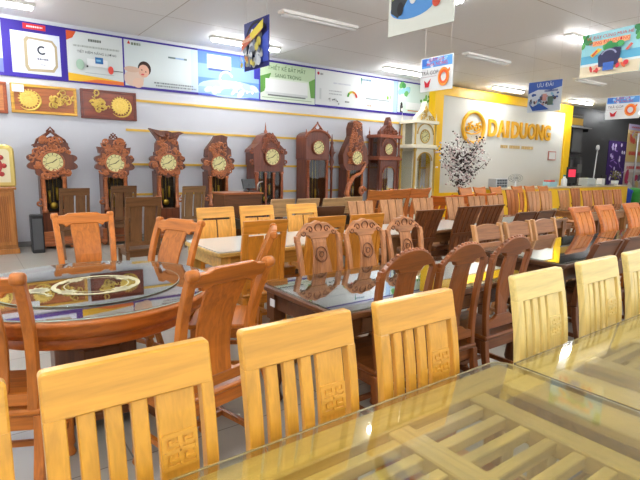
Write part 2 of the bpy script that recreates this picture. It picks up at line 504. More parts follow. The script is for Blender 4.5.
def chair_arch(kind):                       # arched carved crest, vase splat
    col = {'rose': (178, 120, 98), 'brown': (130, 72, 38)}[kind]
    mz, mx = wood(kind, col, 'z', 0.28), wood(kind, col, 'x', 0.28)
    r = thing('carved_arch_chair', '', 'chair'); W = 0.42; Ht = 1.08; hw = W / 2
    base_parts(r, mz, mx, 0.41, 0.43, 0.45, 'turned', Wb=0.40)
    pf = mkprof(0.19, 0.085 if kind == 'rose' else 0.06, Ht, 1.5, 0.025)
    for s in (-1, 1):
        b = MB(); b.strip(s * (hw - 0.05) - 0.017, s * (hw - 0.05) + 0.017, 0.43, 0.98, 0.032, pf, s * (hw - 0.02) - 0.018, s * (hw - 0.02) + 0.018, 10)
        b.build('back_post', mz, r, 0.003)
    top = []
    for i in range(25):                      # scalloped arch
        u = -1 + 2 * i / 24
        z = 0.952 + 0.125 * (1 - abs(u) ** 2.4)
        if kind == 'rose': z += 0.008 * math.cos(u * 14) * (1 - abs(u))
        top.append((u * hw, z))
    und = [(hw, 0.93), (hw - 0.034, 0.92), (hw - 0.038, 0.965), (hw - 0.06, 0.987), (0.095, 0.98), (0.076, 0.955), (-0.076, 0.955), (-0.095, 0.98), (-hw + 0.06, 0.987), (-hw + 0.038, 0.965), (-hw + 0.034, 0.92), (-hw, 0.93)]
    b = MB(); b.prism(top + und, pf, 0.034)
    crest = b.build('crest_rail', mx, r, 0.004)
    c = MB()
    if kind == 'rose':
        for dy in (-0.018, 0.018):
            c.tube([(0.03 * math.cos(a), pf(1.03) + dy, 1.033 + 0.03 * math.sin(a)) for a in [2 * PI * k / 14 for k in range(14)]], 0.006, 6, True)
            for s in (-1, 1):
                c.tube(spiral(s * 0.075, 1.022, 0.03, 1.1, pf, dy, PI / 2 - s * PI / 2, s), 0.006, 6)
                c.tube(spiral(s * 0.135, 1.0, 0.024, 1.0, pf, dy, PI / 2 - s * PI / 2, -s), 0.005, 6)
        c.build('carved_scrolls', wood('rose_dark', (128, 74, 46), 'x'), crest)
    else:
        for i in range(1, 16):
            u = -1 + 2 * i / 16; z = 0.952 + 0.125 * (1 - abs(u) ** 2.4)
            c.ball((u * hw, pf(z), z), 0.011, 8, 5)
        c.build('beading', wood('bead', (150, 88, 62), 'x', coat=0.6), crest)
    pts = []
    for sgn in (1, -1):
        rng = range(13) if sgn == 1 else range(12, -1, -1)
        for i in rng:
            u = i / 12; z = 0.5 + 0.465 * u
            w = 0.066 + 0.016 * math.sin((u - 0.15) * PI * 2.0) + 0.012 * u if kind == 'rose' else 0.05 + 0.016 * u
            pts.append((sgn * w, z))
    b = MB(); b.prism(pts, lambda z: pf(z) - 0.012 * math.sin((z - 0.5) * 7), 0.018)
    sp = b.build('splat', mz, r, 0.003)
    if kind == 'rose':
        c = MB(); q = lambda z: pf(z) - 0.012 * math.sin((z - 0.5) * 7)
        for dy in (-0.011, 0.011):
            c.tube([(0.048 * math.cos(a), q(0.84 + 0.055 * math.sin(a)) + dy, 0.84 + 0.055 * math.sin(a)) for a in [2 * PI * k / 18 for k in range(18)]], 0.005, 6, True)
            c.tube([(0.02 * math.cos(a), q(0.84) + dy, 0.84 + 0.02 * math.sin(a)) for a in [2 * PI * k / 10 for k in range(10)]], 0.004, 6, True)
        c.build('medallion', wood('rose_dark', (128, 74, 46), 'x'), sp)
    b = MB()
    b.prism([(-hw + 0.05, 0.49), (hw - 0.05, 0.49), (hw - 0.05, 0.53), (0.1, 0.545), (0.06, 0.57), (-0.06, 0.57), (-0.1, 0.545), (-hw + 0.05, 0.53)], pf, 0.026)
    b.build('lower_rail', mx, r, 0.003)
    r['top'] = pf(Ht)
    return r

def chair_fan(kind, Ht=1.05):               # upright boards side by side, wider at the top
    col = {'tiger': (112, 62, 36), 'pinkish': (178, 126, 106), 'rust': (174, 104, 64)}[kind]
    mz, mx = wood(kind, col, 'z', 0.5 if kind == 'tiger' else 0.25), wood(kind, col, 'x', 0.3)
    r = thing('fan_board_chair', '', 'chair'); W = 0.42; hw = W / 2
    base_parts(r, mz, mx, 0.42, Wb=0.34)
    pf = mkprof(0.17, 0.15 if kind == 'tiger' else 0.08, Ht, 1.2, 0.02)
    nb = 5 if kind == 'tiger' else 3
    g = 0.006 if kind == 'tiger' else 0.012
    wb, wt = 0.33, W
    for k in range(nb):
        a0 = -wb / 2 + wb * k / nb + g / 2; b0 = -wb / 2 + wb * (k + 1) / nb - g / 2
        a1 = -wt / 2 + wt * k / nb + g / 2; b1 = -wt / 2 + wt * (k + 1) / nb - g / 2
        b = MB(); b.strip(a0, b0, 0.5, Ht - (0.014 if kind == 'tiger' else 0), 0.02, pf, a1, b1, 8)
        b.build('slat', mz, r, 0.003)
    if kind == 'tiger':
        b = MB(); b.strip(-wt / 2, wt / 2, Ht - 0.016, Ht, 0.032, pf, n=1); b.build('top_rail', mx, r, 0.003)
    b = MB(); b.strip(-wb / 2, wb / 2, 0.46, 0.505, 0.026, pf, n=2); b.build('lower_rail', mx, r)
    b = MB(); b.strip(-0.18, 0.18, 0.7, 0.74, 0.014, pf, n=2, dy=0.02); b.build('cross_rail', mx, r)
    r['top'] = pf(Ht)
    return r

def chair_scoop(kind, W=0.5, Ht=1.08):      # broad solid curved head board
    col = {'terracotta': (188, 114, 68), 'orange': (206, 104, 28)}[kind]
    mz, mx = wood('sc' + kind, col, 'z', 0.2), wood('sc' + kind, col, 'x', 0.2)
    r = thing('broad_head_chair', '', 'chair'); hw = W / 2
    base_parts(r, mz, mx, W, Wb=W - 0.06)
    pf = mkprof(0.19, 0.12, Ht, 1.5, 0.03)
    for s in (-1, 1):
        b = MB(); b.strip(s * (hw - 0.05) - 0.02, s * (hw - 0.05) + 0.02, 0.43, Ht - 0.15, 0.034, pf, s * (hw - 0.02) - 0.02, s * (hw - 0.02) + 0.02)
        b.build('back_post', mz, r, 0.004)
    pts = [(-hw + 0.025, Ht - 0.17), (hw - 0.025, Ht - 0.17)]
    for k in range(13):
        u = 1 - 2 * k / 12; pts.append((u * hw, Ht - 0.018 * (u * u) if False else Ht - 0.02 + 0.02 * u * u))
    b = MB(); b.prism(pts, pf, 0.04); b.build('top_rail', mx, r, 0.008)
    for k in (-1, 1):
        b = MB(); b.strip(k * 0.08 - 0.05, k * 0.08 + 0.05, 0.5, Ht - 0.165, 0.016, pf); b.build('slat', mz, r)
    r['top'] = pf(Ht)
    return r

def chair_ladder():                         # two wide horizontal boards between pale posts
    mz, mx = wood('ladder_post', (196, 144, 122), 'z', 0.2), wood('ladder', (158, 104, 80), 'x', 0.25)
    r = thing('ladder_back_chair', '', 'chair'); W = 0.44; Ht = 0.95; hw = W / 2
    base_parts(r, mz, mx, 0.44, Wb=W)
    pf = mkprof(0.19, 0.08, Ht, 1.2, 0.02)
    for s in (-1, 1):
        b = MB(); b.strip(s * (hw - 0.018) - 0.018, s * (hw - 0.018) + 0.018, 0.43, Ht, 0.045, pf); b.build('back_post', mz, r, 0.004)
    pts = [(-hw + 0.034, Ht - 0.15), (hw - 0.034, Ht - 0.15)]
    for k in range(9):
        u = 1 - 2 * k / 8; pts.append((u * (hw - 0.034), Ht - 0.03 + 0.03 * (1 - u * u)))
    b = MB(); b.prism(pts, pf, 0.022); b.build('top_rail', mx, r, 0.004)
    b = MB(); b.strip(-hw + 0.034, hw - 0.034, Ht - 0.30, Ht - 0.175, 0.02, pf, n=3); b.build('slat', mx, r, 0.003)
    b = MB(); b.strip(-hw + 0.034, hw - 0.034, Ht - 0.44, Ht - 0.33, 0.02, pf, n=3); b.build('slat', mx, r, 0.003)
    r['top'] = pf(Ht)
    return r

def chair_bow():                            # orange frame with three bowed slats
    mz, mx = wood('bow', (216, 128, 62), 'z', 0.2), wood('bow_rail', (200, 116, 76), 'x', 0.2)
    r = thing('bowed_slat_chair', '', 'chair'); W = 0.42; Ht = 1.05; hw = W / 2
    base_parts(r, mz, mx, 0.45, Wb=W - 0.04)
    pf = lambda z: 0.20 + 0.10 * max(0, (z - 0.45) / 0.60) ** 2.0 - 0.04 * math.sin(PI * min(1, max(0, (z - 0.45) / 0.60)))
    for s in (-1, 1):
        b = MB(); b.strip(s * (hw - 0.04) - 0.02, s * (hw - 0.04) + 0.02, 0.43, Ht - 0.055, 0.04, pf, s * (hw - 0.022) - 0.02, s * (hw - 0.022) + 0.02, 10)
        b.build('back_post', mx, r, 0.005)
    for k in (-1, 0, 1):
        b = MB(); b.strip(k * 0.115 - 0.05, k * 0.115 + 0.05, 0.52, Ht - 0.055, 0.016, pf, k * 0.125 - 0.055, k * 0.125 + 0.055, 10)
        b.build('slat', mz, r, 0.003)
    b = MB(); b.prism(rounded_top(-hw, hw, Ht - 0.06, Ht, 0.02), pf, 0.042); b.build('top_rail', mx, r, 0.005)
    b = MB(); b.strip(-hw + 0.05, hw - 0.05, 0.48, 0.525, 0.03, pf, n=2); b.build('lower_rail', mx, r)
    r['top'] = pf(Ht)
    return r

def chair_block():                          # dark, seen from behind: solid head board in thick posts
    mz, mx = wood('block', (104, 60, 40), 'z', 0.3), wood('block', (104, 60, 40), 'x', 0.3)
    r = thing('dark_rail_chair', '', 'chair'); W = 0.43; Ht = 0.95; hw = W / 2
    base_parts(r, mz, mx, 0.43, Wb=W)
    pf = mkprof(0.19, 0.13, Ht, 1.2, 0.02)
    for s in (-1, 1):
        b = MB(); b.strip(s * (hw - 0.02) - 0.02, s * (hw - 0.02) + 0.02, 0.43, Ht - 0.01, 0.045, pf); b.build('back_post', mz, r, 0.005)
    b = MB(); b.strip(-hw + 0.038, hw - 0.038, Ht - 0.17, Ht, 0.024, pf, n=3); b.build('top_rail', mx, r, 0.004)
    b = MB(); b.strip(-hw + 0.038, hw - 0.038, Ht - 0.34, Ht - 0.21, 0.02, pf, n=3); b.build('slat', mx, r, 0.003)
    r['top'] = pf(Ht)
    return r

PROTO = {}
def put(key, maker, x, y, rz, label, group):
    """x,y: where the middle of the chair's top edge stands; rz 0 faces the camera side"""
    if key not in PROTO:
        PROTO[key] = maker(); o = PROTO[key]
    else:
        o = dup(PROTO[key])
    yt = PROTO[key]['top']
    o.location = (x + math.sin(rz) * yt, y - math.cos(rz) * yt, 0)
    o.rotation_euler = (0, 0, rz)
    o['label'] = label; o['category'] = 'chair'; o['group'] = group
    return o
NEAR, FAR = 0.0, PI          # faces -Y (towards camera) / faces +Y
def toward(dx, dy): return math.atan2(dx, -dy)   # rz so that local -y points along (dx,dy)

g = 'honey yellow chairs at the near glass table'
for x, lab in ((-0.152, 'honey yellow slatted chair mostly cut off at the bottom left corner'),
               (0.29, 'honey yellow slatted chair at near glass table, leftmost of the whole ones'),
               (0.765, 'honey yellow slatted chair at near glass table, between two alike chairs'),
               (1.255, 'honey yellow slatted chair at near glass table, closest to the pale ash chairs')):
    put('honey', lambda: chair_slat('honey'), x, 1.155, NEAR, lab, g)
g = 'pale ash chairs at the second glass table'
for x, lab in ((2.01, 'pale ash slatted chair at second glass table, leftmost of three'),
               (2.56, 'pale ash slatted chair at second glass table, middle of three'),
               (3.06, 'pale ash slatted chair cut off by the right edge of the photo')):
    put('ash', lambda: chair_slat('ash'), x, 1.14, NEAR, lab, g)
g = 'orange chairs around the round table'
put('yoke', chair_yoke, 0.79, 4.42, NEAR, 'orange wide splat chair behind the round table, facing the camera', g)
put('yoke', None, 1.31, 3.62, toward(-0.9, -0.42), 'orange wide splat chair turned at the right rear of the round table', g)
put('yoke', None, 0.92, 1.91, toward(-0.25, 0.97), 'orange wide splat chair seen from behind, right front of the round table', g)
put('yoke', None, -0.045, 2.25, toward(0.42, 0.9), 'orange curled post chair at left front of round table, cut by photo edge', g)
put('yoke', None, 1.68, 2.86, toward(-0.86, 0.5), 'orange chair seen edge on, one slanted post above the nearer orange chair', g)
g = 'light oak panel chairs behind the pale table'
for x, lab in ((2.05, 'light oak panel chair behind pale topped table, leftmost of three'),
               (2.52, 'light oak panel chair behind pale topped table, middle of three'),
               (3.10, 'light oak panel chair behind pale topped table, rightmost of three')):
    put('oak', lambda: chair_hpanel('oak'), x, 4.62, NEAR, lab, g)
g = 'amber oak panel chairs before the pale table'
for x, lab in ((1.94, 'amber oak panel chair seen from behind, left end of pale table'),
               (2.555, 'amber oak panel chair, top showing above leftmost carved crest chair'),
               (3.02, 'amber oak panel chair, top showing above the middle carved crest chair')):
    put('amber', lambda: chair_hpanel('amber'), x, 3.39, FAR, lab, g)
g = 'rose brown carved chairs behind the dark glass table'
for x, y, lab in ((2.11, 2.95, 'rose brown carved crest chair behind dark glass table, leftmost of three'),
                  (2.53, 2.91, 'rose brown carved crest chair behind dark glass table, middle of three'),
                  (2.96, 2.90, 'rose brown carved crest chair behind dark glass table, rightmost of three')):
    put('rose', lambda: chair_arch('rose'), x, y, NEAR, lab, g)
g = 'dark arched chairs before the dark glass table'
for x, y, lab in ((1.83, 1.70, 'dark brown arched chair with beaded crest seen from behind, leftmost of three'),
                  (2.25, 1.68, 'dark brown arched chair with beaded crest seen from behind, middle of three'),
                  (2.75, 1.70, 'dark brown arched chair with beaded crest seen from behind, rightmost of three')):
    put('brown', lambda: chair_arch('brown'), x, y, FAR, lab, g)
g = 'ladder back chairs in the middle right'
for x, lab in ((4.09, 'brown ladder back chair with two wide boards, leftmost of three'),
               (4.60, 'brown ladder back chair with two wide boards, middle of three'),
               (5.10, 'brown ladder back chair with two wide boards, rightmost of three')):
    put('ladder', chair_ladder, x, 2.87, NEAR, lab, g)
g = 'dark rail chairs behind the pale ash chairs'
for x, lab in ((4.02, 'dark brown rail chair seen from behind above the middle pale ash chair'),
               (4.53, 'dark brown rail chair seen from behind at the right photo edge')):
    put('block', chair_block, x, 1.70, FAR, lab, g)
g = 'orange bowed slat chairs on the right'
for x, lab in ((5.85, 'orange chair with three bowed slats, leftmost of the row'),
               (6.45, 'orange chair with three bowed slats, middle of the row'),
               (7.21, 'orange chair with three bowed slats, rightmost of the row')):
    put('bow', chair_bow, x, 2.86, NEAR, lab, g)
g = 'striped dark fan chairs before the white topped table'
for x, y, lab in ((3.9, 3.40, 'striped dark brown board chair seen from behind, leftmost, beside white table top'),
                  (4.66, 3.49, 'striped dark brown board chair seen from behind, middle of three'),
                  (5.10, 3.49, 'striped dark brown board chair seen from behind, rightmost of three')):
    put('tiger', lambda: chair_fan('tiger'), x, y, FAR, lab, g)
g = 'pinkish three board chairs in the middle rows'
for x, y, lab in ((4.00, 4.65, 'pinkish three board chair just behind the middle carved crest chair'),
                  (4.56, 4.68, 'pinkish three board chair behind the rightmost carved crest chair'),
                  (5.20, 4.71, 'pinkish three board chair behind leftmost striped dark chair'),
                  (5.83, 4.66, 'pinkish three board chair in the gap right of leftmost striped chair'),
                  (6.34, 4.66, 'pinkish three board chair behind the middle striped dark chair'),
                  (6.84, 4.68, 'pinkish three board chair behind the rightmost striped dark chair')):
    put('pinkish', lambda: chair_fan('pinkish'), x, y, NEAR, lab, g)
g = 'terracotta broad head chairs below the dark tall clocks'
for x, y, lab in ((5.17, 5.52, 'terracotta broad head chair under the dark pinnacled clock, leftmost of three'),
                  (5.76, 5.70, 'terracotta broad head chair below white clock, middle of three'),
                  (6.27, 5.72, 'terracotta broad head chair by the yellow pillar, rightmost of three')):
    put('terracotta', lambda: chair_scoop('terracotta', 0.50, 1.13), x, y, FAR, lab, g)
g = 'bright orange broad head chairs under the blossom tree'
for x, y, lab in ((6.08, 5.07, 'bright orange broad head chair below blossom tree, leftmost of three'),
                  (6.65, 5.14, 'bright orange broad head chair below blossom tree, middle of three'),
                  (7.44, 5.26, 'bright orange broad head chair below blossom tree, rightmost of three')):
    put('orange', lambda: chair_scoop('orange', 0.56, 1.05), x, y, FAR, lab, g)
g = 'far terracotta chairs before the sign wall'
for x, y, lab in ((8.5, 6.55, 'far terracotta chair directly below the blossom tree'),
                  (9.05, 6.6, 'far terracotta chair below the dark grid box'),
                  (9.55, 6.55, 'far terracotta chair left of the wire fan'),
                  (10.55, 6.66, 'far terracotta chair, third from the right in the last row'),
                  (10.98, 6.6, 'far terracotta chair, second from the right in the last row'),
                  (11.40, 6.5, 'far terracotta chair at the right end of the last row')):
    put('farterra', lambda: chair_scoop('terracotta', 0.42, 1.07), x, y, NEAR, lab, g)
g = 'brown plank chairs before the yellow counter'
for x, y, lab in ((8.72, 5.15, 'brown three plank chair below sign lettering, leftmost of three'),
                  (9.16, 5.15, 'brown three plank chair below sign lettering, middle of three'),
                  (9.88, 5.18, 'brown three plank chair below the framed notice, rightmost of three')):
    put('plankfar', lambda: chair_fan('pinkish', 1.05), x, y, NEAR, lab, g)
g = 'rust slatted chairs before the yellow counter'
for x, y, lab in ((8.95, 5.75, 'rust board chair below lettering, dark lower back, alone between yellow gaps'),
                  (10.30, 4.92, 'rust board chair under the counter monitor, leftmost of its row'),
                  (10.75, 4.92, 'rust board chair under the counter papers, second of its row'),
                  (11.12, 5.57, 'rust board chair peeping over its row next to yellow counter'),
                  (11.20, 4.92, 'rust board chair under the counter plant, third of its row'),
                  (11.65, 4.92, 'rust board chair at the yellow counter end, rightmost of its row')):
    put('rust', lambda: chair_fan('rust'), x, y, NEAR, lab, g)
g = 'low brown chairs behind the ladder backs'
for x, lab in ((5.69, 'dark tilted board chair behind the middle ladder back chair'),
               (6.14, 'dark tilted board chair behind the rightmost ladder back chair')):
    put('block2', chair_block, x, 3.40, FAR, lab, g)
g = 'sand beige chairs under the tall clocks'
for x, y, lab in ((3.30, 5.33, 'sand beige board chair with black seat, leftmost of four below clocks'),
                  (3.66, 5.28, 'sand beige board chair, second from left of four below clocks'),
                  (4.02, 5.20, 'sand beige board chair, third from left of four below clocks'),
                  (4.44, 5.31, 'sand beige board chair, rightmost of four, below the carved red clock')):
    put('sand', lambda: chair_dark('sand', 1.05), x, y, FAR, lab, g)
g = 'tall dark chairs in front of the clock row'
put('walnut', lambda: chair_dark('walnut', 1.08), 1.72, 5.9, FAR, 'tall dark brown chair behind round table, nearest of the dark ones', g)
put('walnut', None, 2.22, 8.72, FAR, 'tall dark brown chair right in front of the second clock', g)
put('walnut', None, 1.36, 8.15, FAR, 'dark brown chair beside the leftmost clock', g)
put('greyw', lambda: chair_dark('grey', 1.08), 3.3, 8.3, FAR, 'tall grey brown chair between third and fourth clock', g)
put('umber', lambda: chair_dark('umber', 1.0), 3.56, 4.66, FAR, 'very dark brown chair between light oak chair and pinkish chair', 'very dark chairs in the middle row')

# ------------------------------------------------------------------ tables
CLEAR = glass('clear_glass', (242, 241, 230), 1.6, 0.6, 0.045)
SHEEN = glass('sheen_glass', (228, 233, 228), 1.6, 0.85)
def rrect(x0, x1, y0, y1, r, n=6):
    pts = []
    for cx, cy, a0 in ((x1 - r, y1 - r, 0), (x0 + r, y1 - r, PI / 2), (x0 + r, y0 + r, PI), (x1 - r, y0 + r, 1.5 * PI)):
        for k in range(n + 1):
            a = a0 + (PI / 2) * k / n; pts.append((cx + r * math.cos(a), cy + r * math.sin(a)))
    return pts

def slat_table(label, x0, x1, y0, y1, beams, m_name, col, rad, edge):
    mx, my, mz = (wood(m_name, col, a, 0.2, 0.4, 0.15, 0.03) for a in 'xyz')
    r = thing('glass_table', label, 'table', ((x0 + x1) / 2, (y0 + y1) / 2, 0), 0, 'near glass topped tables')
    ox, oy = (x0 + x1) / 2, (y0 + y1) / 2
    hx, hy = (x1 - x0) / 2, (y1 - y0) / 2
    zt = 0.764; e = 0.012
    for s in (-1, 1):
        b = MB(); b.box(-hx + 0.02, hx - 0.02, *sorted((s * (hy - e), s * (hy - 0.12))), zt - 0.035, zt); b.build('long_rail', mx, r, 0.004)
        b = MB(); b.box(*sorted((s * (hx - e), s * (hx - 0.15))), -hy + 0.12, hy - 0.12, zt - 0.035, zt - 0.001); b.build('end_rail', my, r, 0.004)
    xs = [-hx + 0.15] + [bx - ox for bx in beams] + [hx - 0.15]
    for bx in xs[1:-1]:
        b = MB(); b.box(bx - 0.04, bx + 0.04, -hy + 0.12, hy - 0.12, zt - 0.06, zt - 0.004); b.build('cross_beam', my, r, 0.004)
    for i in range(len(xs) - 1):
        if xs[i + 1] - xs[i] < 0.2: continue
        a = xs[i] + (0.04 if i else 0); c = xs[i + 1] - (0.04 if i < len(xs) - 2 else 0)
        for k in range(8):
            yy = -hy + 0.16 + (2 * hy - 0.32) * k / 7
            b = MB(); b.box(a, c, yy - 0.017, yy + 0.017, zt - 0.045, zt - 0.012); b.build('slat', mx, r, 0.003)
    ap = MB()
    for s in (-1, 1):
        ap.box(-hx + 0.08, hx - 0.08, *sorted((s * (hy - 0.06), s * (hy - 0.082))), 0.63, zt - 0.035)
        ap.box(*sorted((s * (hx - 0.07), s * (hx - 0.092))), -hy + 0.08, hy - 0.08, 0.63, zt - 0.035)
    ap.build('apron', mx, r)
    for sx in (-1, 1):
        for sy in (-1, 1):
            l = MB(); l.taper(sx * (hx - 0.1), sy * (hy - 0.09), 0, zt - 0.035, 0.033, 0.042); l.build('leg', mz, r, 0.004)
    gl = MB(); gl.slab(rrect(-hx, hx, -hy, hy, rad), zt + 0.002, zt + 0.012)
    g_ = gl.build('glass_top', CLEAR, r)
    ed = MB(); ed.tube([(p[0], p[1], zt + 0.007) for p in rrect(-hx - 0.001, hx + 0.001, -hy - 0.001, hy + 0.001, rad + .001)], 0.003, 6, True)
    ed.build('glass_edge', plain('glass_edge_%d' % edge[0], edge, 0.2), g_)
    return r
slat_table('clear glass table over pale slatted frame, nearest in the foreground', -0.64, 1.605, 0.16, 1.03, (-0.15, 0.95, 1.31), 'tbl_pale', (222, 198, 156), 0.07, (168, 156, 116))
slat_table('clear glass table over pale slatted frame at the bottom right corner', 1.617, 3.55, 0.10, 0.975, (1.95, 2.35, 2.9), 'tbl_ash', (226, 204, 166), 0.012, (84, 72, 50))  # dark edge colour paints the shadow in the gap between both tables

def plain_table(label, x0, x1, y0, y1, m_name, col, group, leg='square', zt=0.765, gmat=None, rad=0.05, drawers=0):
    mx, mz = wood(m_name, col, 'x', 0.25), wood(m_name, col, 'z', 0.25)
    ox, oy = (x0 + x1) / 2, (y0 + y1) / 2
    hx, hy = (x1 - x0) / 2, (y1 - y0) / 2
    r = thing('dining_table', label, 'table', (ox, oy, 0), 0, group)
    b = MB(); b.slab(rrect(-hx, hx, -hy, hy, rad), zt - 0.035, zt); b.build('tabletop', mx, r, 0.006)
    gl = MB(); gl.slab(rrect(-hx + 0.012, hx - 0.012, -hy + 0.012, hy - 0.012, rad), zt + 0.002, zt + 0.011)
    gl.build('glass_top', gmat or SHEEN, r)
    b = MB()
    for s in (-1, 1):
        b.box(-hx + 0.07, hx - 0.07, *sorted((s * (hy - 0.05), s * (hy - 0.075))), 0.62, zt - 0.035)
        b.box(*sorted((s * (hx - 0.05), s * (hx - 0.075))), -hy + 0.07, hy - 0.07, 0.62, zt - 0.035)
    b.build('apron', mx, r)
    for k in range(drawers):
        cx = -hx + 0.16 + (2 * hx - 0.32) * (k + 0.5) / drawers; w = (2 * hx - 0.4) / drawers / 2
        d = MB(); d.box(cx - w, cx + w, -hy + 0.035, -hy + 0.05, 0.635, zt - 0.05); do = d.build('drawer', mx, r, 0.003)
        kn = MB(); kn.ball((cx, -hy + 0.025, 0.68), 0.012, 8, 6); kn.build('knob', plain('brass', (190, 150, 70), 0.3, 1.0), do)
    for sx in (-1, 1):
        for sy in (-1, 1):
            l = MB(); x, y = sx * (hx - 0.075), sy * (hy - 0.075)
            if leg == 'turned':
                l.lathe([(0.03, 0), (0.045, 0.02), (0.03, 0.06), (0.026, 0.1), (0.05, 0.17), (0.04, 0.25), (0.03, 0.42), (0.034, 0.48), (0.048, 0.52), (0.034, 0.55)], (x, y, 0), 12)
                l.box(x - 0.042, x + 0.042, y - 0.042, y + 0.042, 0.55, zt - 0.035)
            else:
                l.taper(x, y, 0, zt - 0.035, 0.034, 0.045)
            l.build('leg', mz, r)
    return r
tg = 'long dining tables in the rows behind'
tA = plain_table('dark walnut table with mirror like glass top, behind the honey chairs', 1.44, 3.15, 1.80, 2.60, 'tbl_dark', (92, 54, 34), tg, 'turned', drawers=2, rad=0.07)
b = MB(); b.box(-0.857 + 0.0, -0.853, 0.22, 0.27, 0.655, 0.70)
b.build('price_sticker', paint((235, 235, 235)), tA)
plain_table('dark brown table with shiny glass, between ladder back and rail chairs', 3.66, 5.43, 1.86, 2.66, 'tbl_brown', (84, 52, 38), tg)
plain_table('dark reddish table with shiny glass before the bowed slat chairs', 5.48, 7.6, 1.86, 2.60, 'tbl_red', (112, 60, 44), tg)
plain_table('oak table with pale shiny top between the oak panel chairs', 1.63, 3.42, 3.62, 4.40, 'tbl_oak', (205, 165, 110), tg, gmat=plain('pale_glass', (214, 216, 210), 0.08))
plain_table('brown table with white shiny top beside the striped dark chairs', 3.64, 5.32, 3.70, 4.40, 'tbl_wal', (120, 80, 58), tg, gmat=plain('pale_glass', (214, 216, 210), 0.08))
plain_table('brown table behind the tilted board chairs, right of the middle', 5.35, 7.25, 3.66, 4.36, 'tbl_wal2', (140, 92, 62), tg)
plain_table('black topped table behind the sand beige chairs', 2.9, 4.85, 5.55, 6.35, 'tbl_blk', (48, 38, 32), tg)
plain_table('brown table behind the terracotta broad head chairs', 5.0, 7.0, 6.15, 6.8, 'tbl_far', (150, 92, 54), tg)
plain_table('brown table in front of the brown plank chairs', 8.4, 9.9, 3.9, 4.66, 'tbl_far2', (150, 100, 66), tg)
plain_table('brown table in front of the rust slatted chairs', 9.95, 12.0, 3.8, 4.6, 'tbl_far3', (150, 92, 60), tg)

# round table
def round_table():
    r = thing('round_table', 'large round glass topped orange wood table at the left', 'table', (0.55, 2.98, 0))
    mx = wood('round', (176, 100, 46), 'x', 0.25); mz = wood('round_dark', (104, 60, 36), 'z', 0.25)
    b = MB(); b.lathe([(0.60, 0.69), (0.655, 0.70), (0.665, 0.72), (0.68, 0.735), (0.675, 0.755), (0.69, 0.765), (0.688, 0.785), (0.67, 0.79), (0.3, 0.79)], seg=64)
    b.build('tabletop', mx, r)
    b = MB(); b.lathe([(0.57, 0.62), (0.58, 0.63), (0.58, 0.69)], seg=48); b.build('apron', mx, r)
    b = MB()
    b.lathe([(0.30, 0.10), (0.30, 0.14), (0.25, 0.17), (0.235, 0.22), (0.25, 0.25), (0.235, 0.28), (0.235, 0.48), (0.255, 0.5), (0.24, 0.53), (0.27, 0.58), (0.34, 0.62)], seg=8, smooth=False, rot=PI / 8)
    b.build('pedestal', mz, r, 0.004)
    for k in range(4):
        a = PI / 4 + k * PI / 2
        f = MB(); f.tube([(0.2 * math.cos(a), 0.2 * math.sin(a), 0.12), (0.34 * math.cos(a), 0.34 * math.sin(a), 0.1), (0.42 * math.cos(a), 0.42 * math.sin(a), 0.035)], [0.06, 0.05, 0.035], 10)
        f.build('foot', mz, r)
    gl = MB(); gl.lathe([(0.672, 0.792), (0.676, 0.797), (0.672, 0.802)], seg=72, smooth=False); gt = gl.build('glass_top', SHEEN, r)
    ed = MB(); ed.tube([(0.677 * math.cos(a), 0.677 * math.sin(a), 0.797) for a in [2 * PI * k / 72 for k in range(72)]], 0.003, 6, True)
    ed.build('glass_edge', plain('green_edge', (160, 174, 164), 0.2), gt)
    b = MB(); b.lathe([(0.13, 0.8025), (0.13, 0.8062)], seg=32); b.build('turntable_bearing', plain('steel', (170, 170, 168), 0.3, 1.0), r)
    ls = MB(); ls.lathe([(0.486, 0.8065), (0.489, 0.809), (0.486, 0.8115)], seg=64, smooth=False); lo = ls.build('turntable_glass', SHEEN, r)
    ed = MB(); ed.tube([(0.489 * math.cos(a), 0.489 * math.sin(a), 0.809) for a in [2 * PI * k / 64 for k in range(64)]], 0.0016, 6, True)
    ed.build('glass_edge', plain('green_edge', (160, 174, 164), 0.2), lo)
    gp = MB(); cx, cy = 0.017, -0.088
    zz = 0.8135
    def petal(x, y, a, l, w):
        pts = [(x + math.cos(a) * l * u - math.sin(a) * v * w, y + math.sin(a) * l * u + math.cos(a) * v * w) for u, v in ((0, 0), (0.35, 0.5), (0.75, 0.45), (1, 0), (0.75, -0.45), (0.35, -0.5))]
        gp.slab(pts, zz - 0.001, zz + 0.0006)
    for rr, th in ((0.215, 0.012), (0.165, 0.003)):
        n = 48; vs, fs = [], []
        for k in range(n):
            a = 2 * PI * k / n
            for q in (rr - th, rr + th): vs.append((cx + q * math.cos(a), cy + q * math.sin(a), zz))
        for k in range(n):
            j = (k + 1) % n; fs.append((2 * k, 2 * k + 1, 2 * j + 1, 2 * j))
        gp.add(vs, fs)
    for ring, cnt, ro in ((0.19, 4, 0.0),):
        for q in range(cnt):
            a0 = q * PI / 2 + 0.5
            fx, fy = cx + ring * math.cos(a0), cy + ring * math.sin(a0)
            for k in range(9): petal(fx, fy, 2 * PI * k / 9, 0.05, 0.022)
            for k in range(-3, 4):
                if k: 
                    a1 = a0 + k * 0.13; petal(cx + ring * math.cos(a1), cy + ring * math.sin(a1), a1 + 0.9 * (1 if k > 0 else -1), 0.045, 0.02)
    fx, fy = -0.27, -0.07
    for k in range(11): petal(fx, fy, 2 * PI * k / 11, 0.062, 0.024)
    for k in range(7): petal(fx + 0.02, fy - 0.14 + 0.02 * k, k * 0.9, 0.03, 0.016)
    gp.build('gold_flower_pattern', plain('gold_print', (196, 188, 150), 0.4, 0.0), lo)
round_table()

